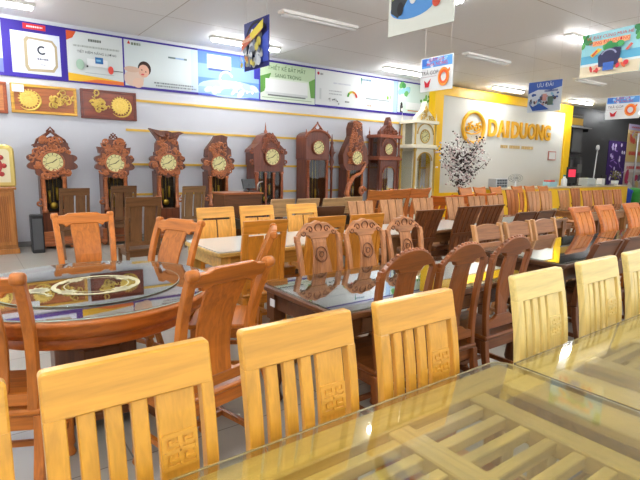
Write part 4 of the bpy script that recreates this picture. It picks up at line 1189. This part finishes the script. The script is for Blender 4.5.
p.rect(-.49, .5, -.42, .46, (206, 224, 214)).blobs(-.45, -.1, .1, .4, 10, [(80, 160, 90), (110, 184, 100), (150, 206, 220)], .05, .1, 8).blobs(.2, .45, -.1, .15, 7, [(96, 160, 70), (120, 180, 90)], .03, .07, 2).rect(-.25, .4, -.3, -.1, (232, 236, 232)).ell(-.38, -.18, .03, .06, (50, 44, 44)).rect(-.42, -.34, -.42, -.22, (70, 66, 70)).ell(-.36, -.34, .03, .05, (236, 236, 232)).rect(-.2, .45, -.36, -.33, (200, 130, 80)); hang(p)

# relief plaques
def relief(label, x0, x1, z0, z1, frame, field, kind, seed):
    r = thing('relief_clock_plaque', label, 'plaque', ((x0 + x1) / 2, WY - 0.02, (z0 + z1) / 2), 0, 'carved relief plaques on the wall')
    w, h = x1 - x0, z1 - z0
    b = MB(); b.box(-w / 2, w / 2, -0.03, 0.02, h / 2 - .045, h / 2); b.box(-w / 2, w / 2, -0.03, 0.02, -h / 2, -h / 2 + .045)
    for s in (-1, 1): b.box(*sorted((s * w / 2, s * (w / 2 - .05))), -0.03, 0.02, -h / 2 + .045, h / 2 - .045)
    b.build('frame', frame, r, 0.006)
    b = MB(); b.box(-w / 2 + .05, w / 2 - .05, -0.01, 0.02, -h / 2 + .045, h / 2 - .045); b.build('backing_panel', field, r)
    gd = plain('gilt', (222, 190, 96), 0.34, 0.55)
    rnd = random.Random(seed)
    cx = {'left': -w * .24, 'right': w * .2, 'none': w * .1}[kind]
    rr = h * .28
    d = MB(); d.lathe([(rr, 0), (rr, .012), (rr * .85, .014), (rr * .8, .009), (rr * .3, .01), (.001, .014)], (cx, -0.012, 0), 24, 'y', smooth=False)
    d.tube([(cx + rr * 1.3 * math.cos(a), -.02, -rr * .12 + rr * 1.25 * math.sin(a)) for a in [-2.4 + 3.4 * k / 16 for k in range(17)]], [.004 + .018 * math.sin(PI * k / 16) for k in range(17)], 6)
    for k in range(12):
        a = 2 * PI * k / 12; d.tube([(cx + rr * .35 * math.cos(a), -.026, rr * .35 * math.sin(a)), (cx + rr * .75 * math.cos(a), -.026, rr * .75 * math.sin(a))], .006, 5)
    for k in range(20):
        a = 2 * PI * k / 20; d.ball((cx + rr * 1.08 * math.cos(a), -0.02, rr * 1.08 * math.sin(a)), rr * .11, 6, 4)
    d.build('gilt_disc', gd, r)
    q = MB(); ox = -cx * .9
    for k in range(26):
        q.tube(spiral(ox + rnd.gauss(0, w * .085), rnd.gauss(0, h * .12), rnd.uniform(.03, .07), rnd.uniform(.6, 1.1), zero, -0.025, rnd.uniform(0, 6), rnd.choice((-1, 1)), 8), rnd.uniform(.008, .016), 5)
    q.build('gilt_relief', gd, r)
    return r
RW = wood('plaque', (150, 74, 48), 'x', 0.25)
relief('carved relief plaque cut off at the left photo edge', -0.45, 0.70, 2.235, 2.735, RW, wood('plaque_pink', (186, 120, 92), 'x'), 'right', 2)
pl = relief('relief plaque with gold sides, gilt sun disc and ship, under the water heater banner', 0.75, 1.74, 2.26, 2.735, wood('plaque_gold', (206, 156, 70), 'x'), wood('plaque_tan', (168, 96, 62), 'x'), 'left', 5)
relief('dark framed relief plaque with gilt dragon and clock disc', 1.80, 2.76, 2.24, 2.75, wood('plaque_dark', (112, 44, 30), 'x'), wood('plaque_dark2', (132, 56, 38), 'x'), 'right', 11)
t = MB(); t.box(-.47, -.3, -.036, -.032, .1, .22); t.build('price_card', paint((236, 238, 240)), pl)

# hanging signs
def hsign(p, name, label, x, y, ztop, rz):
    """hangs from the ceiling by two strings; rz turns its face"""
    r = thing(name, label, 'sign', (x, y, ztop - p.h / 2), rz, 'cardboard signs hung from the ceiling')
    o = p.m.build('printed_board'); o.parent = r
    for s in (-1, 1):
        st = MB(); st.tube([(s * p.w * .4, p.t / 2, p.h / 2 - .004), (s * p.w * .4, p.t / 2, CZ - ztop + p.h / 2)], 0.0015, 5)
        st.build('string', plain('string', (205, 203, 198), 0.6), r)
WEST = -PI / 2      # face towards -X
NAVY = (44, 46, 112)
p = Print(.50, .50, NAVY); p.poly([(-.5, .5), (-.5, .2), (-.2, .45), (.1, .5)], (70, 74, 120)).ring(.02, -.02, .5, .5, .12, (30, 30, 40), .6, 3.0).poly([(.1, -.4), (.5, -.4), (.5, .2), (.2, .1)], (74, 92, 190))
p.blobs(-.42, .25, -.42, .22, 70, [(196, 200, 206), (150, 156, 166), (226, 226, 226), (206, 190, 90), (120, 126, 140)], .04, .1, 3)
p.poly([(-.46, .1), (.4, .38), (.36, .2), (-.46, -.08)], (206, 110, 84)).poly([(-.1, .22), (.44, .42), (.42, .24), (-.1, .05)], (222, 202, 74)).lines(-.4, .0, .1, .07, (240, 190, 160), 3).blobs(-.45, .1, -.42, -.2, 10, [(216, 196, 90), (200, 204, 210), (214, 120, 80)], .03, .06, 9)
hsign(p, 'hanging_sign', 'navy blue hanging sign with yellow banner, left of the ceiling centre', 2.65, 4.85, 3.0, WEST + .04)
p = Print(.62, .62, (226, 228, 216)); p.rect(-.47, .25, -.05, .48, (196, 214, 214)).ell(-.12, -.2, .35, .14, (90, 150, 214)).poly([(-.46, -.05), (-.12, .2), (-.1, .0), (-.34, -.3), (-.46, -.22)], (60, 64, 66)).poly([(-.44, .02), (-.14, .24), (-.14, .1), (-.44, -.08)], (190, 196, 90)).rect(-.2, .02, .0, .5, (220, 224, 222)).rect(-.18, .0, -.1, .14, (70, 70, 72)).poly([(.02, .5), (.24, .5), (.22, .0), (.04, -.14), (.0, .05)], (206, 42, 48)).rect(.06, .2, .2, .42, (60, 56, 60)).ell(.14, -.02, .05, .08, (40, 40, 42)).ell(-.3, -.2, .05, .08, (40, 40, 42)).ell(-.1, -.12, .05, .06, (230, 230, 226)).poly([(.3, .5), (.45, .5), (.45, .06), (.32, .0)], (226, 184, 60)).poly([(.3, -.12), (.46, .08), (.44, .12), (.29, -.06)], (190, 80, 50)).ell(.26, -.22, .06, .07, (210, 84, 60))
hsign(p, 'hanging_sign', 'cream hanging sign with toy trucks, cut off by the top photo edge', 2.87, 2.72, 3.13, WEST + .06)
def gift(label, x, y, rz, w=.56):
    p = Print(w, .46, (222, 224, 222)); p.rect(-.47, .47, .2, .48, (88, 150, 216)).rect(-.47, -.3, .26, .48, (60, 110, 190)).blobs(-.45, .45, .22, .46, 12, [(150, 196, 236), (200, 224, 244)], .02, .06, 6)
    p.text('GIẢM GIÁ', .0, .41, .062, (196, 44, 56), 0.001).text('MÙA NÓNG', .02, .28, .066, (196, 44, 56), 0.001).text('TRẢ GÓP', -.2, .04, .072, (72, 62, 66), 0.002).rect(-.46, .02, -.075, -.06, (180, 150, 150))
    p.ring(.24, -.12, .17, .27, .52, (230, 96, 48)).ring(.24, -.12, .165, .26, .2, (240, 150, 60)).blobs(.36, .44, .0, .12, 5, [(236, 190, 60), (240, 120, 60)], .02, .04, 4).poly([(-.36, -.16), (-.26, -.26), (-.14, -.12), (-.2, -.38), (-.32, -.38)], (206, 50, 60))
    hsign(p, 'hanging_sign', label, x, y, 3.0, rz)
gift('hanging sign with red ring and grey heading, in front of the yellow pillar top', 5.46, 4.80, WEST + .03)
gift('hanging sign with red ring, far right under the beach sign', 11.35, 4.85, WEST + .03, .66)
p = Print(.60, .52, (214, 220, 226)); p.poly([(-.5, .5), (.5, .5), (.5, .28), (.2, .2), (-.2, .24), (-.5, .12)], (70, 100, 176)).text('ƯU ĐÃI', .0, .37, .09, (230, 236, 244), 0.002).lines(.0, .4, .17, .06, (60, 80, 140), 4).blobs(-.4, .42, -.3, .1, 34, [(110, 120, 140), (60, 90, 150), (200, 150, 140), (150, 190, 210), (90, 70, 70)], .025, .06, 12).poly([(-.44, -.2), (-.3, -.32), (-.1, -.22), (.1, -.36), (.2, -.44), (-.3, -.46)], (50, 84, 160)).rect(-.02, .1, -.15, .08, (206, 150, 140)).rect(.14, .3, -.3, -.02, (90, 110, 96))
hsign(p, 'hanging_sign', 'white and blue hanging sign with small products, before the sign wall', 8.36, 4.87, 2.99, WEST + .03)
p = Print(.64, .46, (150, 206, 214)); p.rect(-.5, .5, -.2, .0, (96, 170, 200)).rect(-.5, .5, -.5, -.24, (226, 212, 180)).rect(-.5, .5, -.24, -.19, (220, 232, 230)).blobs(-.5, -.36, .2, .5, 7, [(60, 130, 80), (90, 160, 90)], .04, .08, 3).blobs(.4, .5, .2, .5, 7, [(60, 130, 80), (90, 160, 90)], .04, .08, 5)
p.text('VỀ ĐÂY CÙNG MUA HÈ', -.02, .385, .047, (206, 52, 48), 0.001).rect(-.3, .32, .19, .31, (238, 170, 120)).text('CÙNG ĐẠI DƯƠNG', -.02, .255, .049, (200, 48, 52), 0.001)
p.poly([(-.33, -.0), (-.2, .14), (-.12, .1), (-.28, -.06)], (236, 196, 70)).poly([(-.3, .0), (-.22, .1), (-.19, .08), (-.28, -.04)], (206, 70, 60)).poly([(.26, .0), (.34, .13), (.38, .1), (.3, -.02)], (226, 110, 96))
p.blobs(-.08, .22, .04, .17, 8, [(60, 140, 80), (80, 170, 100)], .05, .09, 9).poly([(-.16, -.3), (.18, -.3), (.2, .06), (.1, .1), (-.1, .05), (-.18, -.06)], (56, 56, 86)).ring(.0, -.08, .14, .16, .2, (150, 150, 180), .3, 2.8).rect(-.08, .1, -.4, -.22, (70, 110, 190)).blobs(-.3, -.12, -.38, -.26, 6, [(214, 70, 66), (236, 180, 160), (240, 220, 200)], .03, .06, 7).blobs(.16, .36, -.36, -.22, 6, [(226, 110, 70), (240, 200, 150), (214, 60, 70)], .03, .06, 8)
hsign(p, 'hanging_sign', 'large hanging beach sign with suitcase and parasols, upper right', 5.72, 2.63, 2.96, WEST - .10)

# ------------------------------------------------------------------ yellow framed sign wall
YEL = plain('yellow_panel', (248, 196, 16), 0.4)
FX0, FX1, FT = 10.82, 18.32, 3.75
r = thing('sign_wall', 'white panel in a thick yellow frame carrying gold lettering', 'display wall', (0, 9.62, 0))
b = MB(); b.box(FX0, FX0 + .36, -.12, .12, 0, FT); b.build('frame_side', YEL, r)
b = MB(); b.box(FX1 - .42, FX1, -.12, .12, 0, FT); b.build('frame_side', YEL, r)
b = MB(); b.box(FX0 + .36, FX1 - .42, -.12, .12, FT - .27, FT); b.build('frame_top', YEL, r)
b = MB(); b.box(FX0 + .36, FX1 - .42, -.06, .1, .72, FT - .27); b.build('white_panel', plain('white_gloss', (222, 222, 214), 0.12), r)
b = MB(); b.box(FX0 + .36, FX1 - .42, -.1, .1, 0, .72); b.build('yellow_dado', YEL, r)
LOGO = plain('logo_gold', (238, 178, 44), 0.35, 0.1)
s = thing('wall_lettering', 'gold raised letters with round emblem mounted on the white panel', 'lettering', (0, 9.555, 0))
X = 13.36; word = 'DAI DUONG'
wd = {'D': .52, 'A': .50, 'I': .2, ' ': .10, 'U': .5, 'O': .54, 'N': .52, 'G': .5}
tot = sum(wd[c] for c in word); sx = (17.0 - X) / tot
for ch in word:
    w = wd[ch] * sx
    if ch != ' ':
        vs, fs = text_mesh(ch, 0.72, 'LEFT', 0.02, 0.025)
        x0 = min(v[0] for v in vs); x1 = max(v[0] for v in vs); y0 = min(v[1] for v in vs); y1 = max(v[1] for v in vs)
        mb = MB(); q = (w - .06) / (x1 - x0)
        mb.add([(X + (v[0] - x0) * q, -v[2] - .03, 2.43 + (v[1] - y0) / (y1 - y0) * .53) for v in vs], fs); mb.build('letter', LOGO, s)
    X += w
e = MB(); n = 40; pts = [(12.62 + .50 * math.cos(2 * PI * k / n), -.03, 2.66 + .46 * math.sin(2 * PI * k / n)) for k in range(n)]
e.tube(pts, .06, 8, True); em = e.build('emblem_ring', LOGO, s)
e = MB()
for k in range(4):
    e.tube(spiral(12.34 + .19 * k, 2.66 + (.03 if k % 2 else -.02), .13, 1.1, zero, -.04, 1.5, 1 if k % 2 else -1, 14), .03, 6)
e.tube([(12.25, -.04, 2.5), (12.5, -.04, 2.46), (12.8, -.04, 2.5), (12.98, -.04, 2.58)], .025, 6); e.build('emblem_script', LOGO, em)
e = MB(); rnd = random.Random(3); X = 14.1
while X < 16.0:
    w = rnd.uniform(.05, .11); e.box(X, X + w, -.015, 0, 2.1, 2.2); X += w + (.03 if rnd.random() < .8 else .12)
e.build('small_line', plain('gold_small', (214, 182, 120), 0.4), s)
n_ = MB(); n_.box(-.25, .25, -.01, .01, -.16, .16); fr = n_.build('framed_notice', paint((200, 120, 104))); fr.location = (17.2, 9.54, 1.92)
tag(fr, 'small framed paper notice at the lower right of the white panel', 'notice')
n_ = MB(); n_.box(-.21, .21, -.014, -.0105, -.125, .125); n_.build('paper_sheet', paint((232, 230, 224)), fr)

# ------------------------------------------------------------------ blossom tree
def blossom():
    r = thing('blossom_tree', 'artificial tree with white pink blossoms beside the yellow pillar', 'tree', (10.68, 8.35, 0))
    rnd = random.Random(5); bark = plain('bark', (66, 50, 44), 0.7)
    p = MB(); p.lathe([(.16, 0), (.2, .05), (.23, .36), (.25, .4), (.22, .4)], seg=20); p.build('pot', plain('pot', (96, 70, 56), 0.4), r)
    b = MB(); tips = []
    trunk = [(0, 0, .36), (.06, 0, .7), (-.08, .02, 1.0), (.06, 0, 1.45), (0.0, 0, 1.8)]
    b.tube(trunk, [.075, .065, .06, .045, .03], 9)
    for k in range(34):
        u = rnd.uniform(.45, 1); i = min(int(u * 4), 3); f = u * 4 - i
        st = Vector(trunk[i]).lerp(Vector(trunk[i + 1]), f)
        a = rnd.uniform(0, 2 * PI); L = rnd.uniform(.4, .82)
        d = Vector((math.cos(a), math.sin(a) * .6, rnd.uniform(.1, 1.0))).normalized()
        pts = [st]; 
        for q in range(1, 5):
            pts.append(st + d * L * q / 4 + Vector((rnd.gauss(0, .03), rnd.gauss(0, .03), .04 * q * q / 8)))
        b.tube(pts, [.022, .017, .013, .009, .005], 6); tips += pts[1:]
    b.build('trunk', bark, r)
    f = MB(); pk, wh = plain('blossom_pink', (226, 204, 200), 0.6), plain('blossom_white', (238, 234, 228), 0.6)
    for t in tips:
        for _ in range(6):
            c = t + Vector((rnd.gauss(0, .08), rnd.gauss(0, .07), rnd.gauss(0, .08))); f.mat(rnd.choice((pk, wh, wh)))
            f.ball(c, rnd.uniform(.022, .042), 5, 3, (1, 1, .7))
    o = f.build('blossoms', None, r); o['kind'] = 'stuff'
    l = MB(); lm = plain('twig_leaf', (74, 56, 50), 0.6)
    for t in tips:
        for _ in range(4):
            c = t + Vector((rnd.gauss(0, .06), rnd.gauss(0, .05), rnd.gauss(0, .06))); l.ball(c, rnd.uniform(.02, .045), 5, 3, (1, .5, .6))
    o = l.build('dark_buds', lm, r); o['kind'] = 'stuff'
blossom()

# ------------------------------------------------------------------ counter and things on it
r = thing('service_counter', 'long yellow fronted service counter before the sign wall', 'counter', (0, 8.3, 0))
b = MB(); b.box(11.9, 19.85, -.3, .3, 0, .87); b.build('body', YEL, r, 0.01)
b = MB(); b.box(11.85, 19.9, -.34, .34, .87, .91); b.build('worktop', plain('counter_top', (206, 190, 160), 0.3), r, 0.006)
CT = .91
BLK = plain('black_plastic', (30, 30, 32), 0.35); WHT = plain('white_plastic', (226, 228, 226), 0.4)
def cy(px):  # x along the counter
    return px
r = thing('grid_box', 'dark grid fronted box on the counter by the blossom tree', 'box', (11.98, 8.3, CT))
b = MB(); b.box(-.0, .56, -.12, .14, 0, .26); b.build('body', plain('box_grey', (190, 194, 196), .5), r, 0.01)
b = MB()
for i in range(4):
    for j in range(3): b.box(.05 + .12 * i, .15 + .12 * i, -.126, -.119, .03 + .075 * j, .09 + .075 * j)
b.build('vent_cells', plain('grid_dark', (62, 70, 76), .4), r)
r = thing('table_fan', 'small table fan with an oval wire guard on the counter', 'fan', (13.1, 8.3, CT))
b = MB(); b.lathe([(.14, 0), (.13, .02), (.025, .04), (.02, .18)], seg=16); b.build('stand', WHT, r)
b = MB()
for q in (.1, .19, .28): b.tube([(q * 1.3 * math.cos(2 * PI * k / 28), 0, .27 + q * .42 * math.sin(2 * PI * k / 28)) for k in range(28)], .006, 5, True)
for k in range(12):
    a = 2 * PI * k / 12; b.tube([(0, 0, .27), (.364 * math.cos(a), 0, .27 + .118 * math.sin(a))], .004, 4)
b.build('wire_guard', plain('wire', (140, 146, 146), .4, .6), r)
for a in range(3):
    b = MB(); M = Matrix.Translation((0, .02, .27)) @ Matrix.Rotation(a * 2 * PI / 3, 4, 'Y'); b.box(-.035, .035, -.004, .004, .02, .1, M); b.build('blade', WHT, r)
def box_thing(name, label, cat, x, w, d, h, m, y=8.3, grp=None, z=CT):
    b = MB(); b.box(-w / 2, w / 2, -d / 2, d / 2, 0, h); o = b.build(name, m, None, min(.01, h * .2)); o.location = (x, y, z); return tag(o, label, cat, grp)
r = thing('product_box', 'pale blue product box with red lid on the counter', 'box', (15.0, 8.3, CT))
b = MB(); b.box(-.22, .22, -.12, .12, 0, .15); b.build('body', plain('pale_blue', (160, 204, 214), .5), r, .008)
b = MB(); b.box(-.2, .1, -.1, .1, .15, .2); b.build('lid', plain('red_lid', (206, 60, 54), .5), r, .006)
r = thing('bottle', 'white bottle with teal cap standing on the counter', 'bottle', (15.75, 8.25, CT))
b = MB(); b.lathe([(.08, 0), (.09, .02), (.09, .22), (.04, .28), (.035, .32)], seg=16); b.build('body', WHT, r)
b = MB(); b.lathe([(.042, .32), (.042, .37)], seg=14); b.build('cap', plain('teal', (40, 120, 116), .5), r)
r = thing('counter_monitor', 'black monitor showing a red page on the counter', 'monitor', (16.35, 8.35, CT))
b = MB(); b.box(-.15, .15, -.1, .1, 0, .02); b.box(-.03, .03, -.02, .02, .02, .2); b.build('stand', BLK, r)
b = MB(); b.box(-.28, .28, -.025, .025, .1, .62); b.build('display_case', BLK, r, .008)
b = MB(); b.box(-.22, .22, -.03, -.0255, .3, .54); b.build('display_screen', plain('red_screen', (214, 44, 66), .3, emit=.6), r)
r = thing('price_stand', 'dark card stand on the counter right of the monitor', 'stand', (16.85, 8.35, CT))
b = MB(); b.box(-.1, .1, -.08, .08, 0, .02); b.tube([(0, 0, .02), (0, 0, .5)], .014, 8); b.build('base', BLK, r)
b = MB(); b.box(-.14, .14, -.012, .012, .42, .72); b.build('card', plain('card_grey', (92, 92, 88), .5), r)
r = thing('printer', 'pale grey printer on the counter', 'printer', (17.35, 8.3, CT))
b = MB(); b.prism([(-.3, 0), (.3, 0), (.3, .2), (.18, .26), (-.3, .26)], zero, .36); b.build('body', plain('print_grey', (196, 204, 200), .4), r, .01)
b = MB(); b.box(-.22, .22, -.3, -.16, .06, .075); b.build('paper_tray', WHT, r)
r = thing('paper_stack', 'stack of papers and pale forms on the counter', 'papers', (18.0, 8.28, CT))
for k in range(4):
    b = MB(); b.box(-.16 + .01 * k, .16 - .008 * k, -.12, .12, .012 * k, .012 * k + .011); b.build('sheet_bundle', paint((222 - 6 * k, 226, 220)), r)
box_thing('white_carton', 'small white carton on the counter right of the printer', 'box', 18.35, .22, .2, .24, WHT)
r = thing('laptop', 'black laptop open on the counter', 'laptop', (18.85, 8.3, CT))
b = MB(); b.box(-.2, .2, -.15, .13, 0, .02); b.build('keyboard_base', BLK, r, .004)
b = MB(); b.box(-.2, .2, .12, .14, .02, .36); b.build('lid', BLK, r, .004)
r = thing('potted_plant', 'small golden leafed plant in white pot at the counter end', 'plant', (19.45, 8.3, CT))
b = MB(); b.lathe([(.08, 0), (.11, .02), (.13, .16), (.11, .16)], seg=16); b.build('pot', WHT, r)
rnd = random.Random(2); b = MB()
for k in range(60):
    a = rnd.uniform(0, 6.28); q = rnd.uniform(.02, .2); zz = rnd.uniform(.2, .5)
    b.ball((q * math.cos(a), q * math.sin(a), zz), rnd.uniform(.02, .045), 6, 4, (1, .6, .7))
b.tube([(0, 0, .14), (.02, 0, .3), (0, 0, .42)], .015, 6); b.build('foliage', plain('gold_leaf', (120, 112, 62), .6), r)

# dark wall things
r = thing('wall_television', 'grey screen hung high on the black wall', 'television', (18.95, 9.6, 2.55))
b = MB(); b.box(-.38, .38, -.03, .05, -.5, .45); b.build('casing', BLK, r, .01)
b = MB(); b.box(-.34, .34, -.034, -.031, -.45, .4); b.build('screen_face', plain('grey_screen', (92, 94, 94), .25), r)
b = MB(); b.box(-.06, .06, .05, .15, -.1, .1); b.build('bracket', BLK, r)
p = Print(1.35, .5, (70, 66, 60)); p.rect(-.48, .48, -.35, .15, (206, 160, 44)).lines(-.4, .4, .3, .1, (140, 136, 130), 3).rect(-.5, .5, -.5, -.38, (150, 150, 148))
p.build('shop_sign', 'grey sign with a yellow band over the black wall corner', 'sign', (18.95, 9.737, 3.3))
r = thing('wall_shelf', 'grey shelf ledge under the yellow banded sign', 'shelf', (19.0, 9.6, 3.02))
b = MB(); b.box(-.75, .75, -.15, .15, -.03, .0); b.build('board', plain('shelf_grey', (150, 150, 150), .5), r)
b = MB(); b.box(-.6, -.57, -.1, .15, -.15, -.03); b.box(.57, .6, -.1, .15, -.15, -.03); b.build('brackets', BLK, r)
for x, lab in ((18.45, 'slim black column loudspeaker by the yellow frame'), (19.15, 'slim grey column loudspeaker on the black wall')):
    r = thing('column_speaker', lab, 'speaker', (x, 9.55, 0), 0, 'column loudspeakers by the black wall')
    b = MB(); b.box(-.1, .1, -.1, .1, .02, 1.9); b.build('cabinet', plain('spk' + str(int(x * 10)), (58, 58, 60) if x > 19 else (24, 24, 26), .5), r, .01)
    b = MB(); b.box(-.08, .08, -.105, -.1, .9, 1.8); b.build('grille', plain('grille', (84, 84, 86), .7), r)
    b = MB(); b.box(-.16, .16, -.16, .16, 0, .02); b.build('base', BLK, r)
r = thing('floor_lamp', 'tall thin white stand lamp before the black wall', 'lamp', (19.9, 9.3, 0))
b = MB(); b.lathe([(.16, 0), (.16, .02), (.02, .04)], seg=20); b.build('base', WHT, r)
b = MB(); b.tube([(0, 0, .03), (.05, 0, 1.2), (.14, 0, 2.2)], .022, 8); b.build('pole', WHT, r)
b = MB(); b.lathe([(.04, 0), (.07, .04), (.06, .16), (.03, .2)], (.14, 0, 2.2), 14); b.build('lamp_head', plain('lamp_head', (236, 236, 236), .4), r)
p = Print(1.66, 2.66, (60, 34, 98))
rnd = random.Random(8)
for k in range(14):
    u, v = rnd.uniform(-.42, .42), rnd.uniform(-.45, .45); L = rnd.uniform(.1, .25); a = rnd.uniform(-1, .2)
    p.poly([(u, v), (u + L * math.cos(a), v + L * math.sin(a)), (u + L * math.cos(a) + .01, v + L * math.sin(a) + .02), (u, v + .018)], (150, 110, 190))
for k in range(30): p.ell(rnd.uniform(-.45, .45), rnd.uniform(-.46, .46), .045, .03, rnd.choice(((226, 216, 236), (196, 180, 220))), 9)
p.build('mural_panel', 'purple wall panel with pale blossoms on the black wall', 'panel', (22.75, 9.737, 1.33))
def stand_print(name, label, x, y, w, h, z, cols, seed, rz=0):
    p = Print(w, h, cols[0]); p.rect(-.5, .5, .2, .5, cols[1]).rect(-.5, .5, .02, .18, cols[2]); p.lines(-.4, .4, .1, .05, (226, 60, 70), seed).blobs(-.42, .42, -.45, -.02, 26, cols, .05, .13, seed).lines(-.4, .4, .34, .06, (226, 60, 70), seed + 2)
    p.build(name, label, 'poster', (x, y, z), rz, 'tall posters at the far right end')
stand_print('tall_poster', 'tall colourful poster with pink and grey print at the right photo edge', 24.55, 9.737, 1.9, 2.6, 1.3, [(206, 190, 176), (220, 190, 120), (232, 226, 218), (190, 60, 96), (120, 110, 120), (220, 210, 214), (150, 60, 100)], 4)
stand_print('tall_poster', 'orange and cream poster above the tall one at the right edge', 24.55, 9.737, 1.9, .84, 3.02, [(222, 188, 120), (200, 190, 226), (236, 214, 160), (222, 92, 70), (230, 200, 140)], 9)
p = MB(); p.tube([(0, 0, 0), (0, 0, 3.0)], .04, 8); o = p.build('display_pole', plain('pole_grey', (170, 168, 166), .4, .5)); o.location = (23.3, 9.2, 0)
tag(o, 'thin grey upright pole left of the tall poster', 'pole')
for x, c, lab in ((20.4, (40, 80, 190), 'blue plastic bin on the floor at the right end of the counter'), (21.2, (70, 170, 70), 'green plastic bin on the floor beside the blue bin')):
    r = thing('plastic_bin', lab, 'bin', (x, 8.3, 0), 0, 'coloured plastic bins')
    b = MB(); b.lathe([(.2, 0), (.24, .6), (.26, .62), (.25, .64)], seg=20); b.build('body', plain('bin%d' % c[0], c, .4), r)
    b = MB(); b.lathe([(.265, .64), (.26, .7), (.1, .78)], seg=20); b.build('lid', plain('bin%d' % c[0], c, .4), r)

# ------------------------------------------------------------------ left end
r = thing('wooden_cabinet', 'tall light brown cabinet with woven front panel at the left edge', 'cabinet', (0.20, 9.3, 0))
cw = wood('cab', (178, 116, 72), 'z', .2)
b = MB(); b.box(-.45, .45, -.2, .22, .08, 1.02); b.build('carcass', cw, r, .006)
b = MB(); b.box(-.48, .48, -.23, .24, 1.02, 1.06); b.build('top_board', cw, r, .006)
b = MB(); b.box(-.47, .47, -.22, .23, 0, .08); b.build('plinth', cw, r, .006)
for s in (-1, 1):
    d = MB(); d.box(s * .225 - .2, s * .225 + .2, -.222, -.2, .14, .98); do = d.build('door', cw, r, .005)
    w = MB(); 
    for k in range(11): w.box(s * .225 - .14 + .026 * k, s * .225 - .125 + .026 * k, -.23, -.222, .2, .92)
    w.build('woven_panel', wood('cab2', (160, 96, 54), 'z', .3), do)
    k_ = MB(); k_.ball((s * .05, -.235, .56), .014, 8, 6); k_.build('knob', GOLD, do)
r = thing('gilt_frame', 'gold framed picture with red centre standing on the cabinet', 'picture', (0.36, 9.28, 1.06))
b = MB(); b.prism(rounded_top(-.34, .34, 0, .66, .1), zero, .07); b.build('outer_frame', plain('gilt2', (214, 190, 110), .35, .5), r, .02)
b = MB(); b.prism(rounded_top(-.27, .27, .07, .59, .06), zero, .01, -.04); b.build('inner_mat', plain('ivory', (226, 214, 176), .5), r)
b = MB(); b.lathe([(.17, 0), (.17, .008)], (0, -.046, .33), 24, 'y'); 
for k in range(10): b.ball((.19 * math.cos(k * .628), -.05, .33 + .22 * math.sin(k * .628)), .04, 6, 4, (1, .2, 1))
b.build('red_motif', plain('red_motif', (176, 50, 46), .5), r)
b = MB(); b.box(-.09, .09, -.1, .1, 0, .62); o = b.build('black_speaker', BLK, None, .015); o.location = (0.92, 9.05, 0.0)
tag(o, 'black upright box leaning by the leftmost clock', 'speaker')
g_ = MB(); g_.box(-.07, .07, -.106, -.1005, .06, .56); g_.build('grille', plain('grille', (84, 84, 86), .7), o)
# low cabinet and lamp in front of the fourth clock
r = thing('low_cabinet', 'dark brown low cabinet in front of the fourth clock', 'cabinet', (3.36, 6.75, 0))
dk = wood('lowcab', (96, 58, 40), 'x', .25)
b = MB(); b.box(-.31, .31, -.2, .2, .05, 1.03); b.build('carcass', dk, r, .006)
b = MB(); b.box(-.33, .33, -.22, .22, 1.03, 1.06); b.build('top_board', wood('lowcab2', (150, 84, 52), 'x', .2), r, .006)
b = MB(); b.box(-.31, .31, -.2, .2, 0, .05); b.build('plinth', dk, r)
r = thing('desk_screen', 'small black tilted screen with curved lamp arm on the dark cabinet', 'screen', (3.6, 6.78, 1.06), .25)
b = MB(); b.box(-.09, .09, -.06, .06, 0, .015); b.tube([(0, .03, .01), (0, .03, .12)], .012, 6); b.build('stand', BLK, r)
b = MB(); M = Matrix.Rotation(-.25, 4, 'X'); b.box(-.13, .13, .0, .02, .05, .2, M); b.build('display_case', BLK, r, .004)
b = MB(); b.tube([(.14, 0, .01), (.15, 0, .1), (.19, 0, .14), (.26, 0, .15)], .01, 6); b.build('lamp_arm', plain('arm_grey', (160, 150, 140), .4, .5), r)

# ------------------------------------------------------------------ world and view
w = bpy.data.worlds.new('world'); SC.world = w; w.use_nodes = True
bg = w.node_tree.nodes['Background']; bg.inputs[0].default_value = (0.95, 0.975, 1.0, 1); bg.inputs[1].default_value = 0.65

SC.view_settings.view_transform = 'Standard'; SC.view_settings.look = 'None'
SC.view_settings.gamma = 1.0; SC.view_settings.use_curve_mapping = False
SC.view_settings.exposure = 1.08
SC.cycles.use_denoising = True
SC.cycles.max_bounces = 8; SC.cycles.transparent_max_bounces = 16
for o in list(SC.objects):
    for k in ('top', '_'):
        if k in o: del o[k]
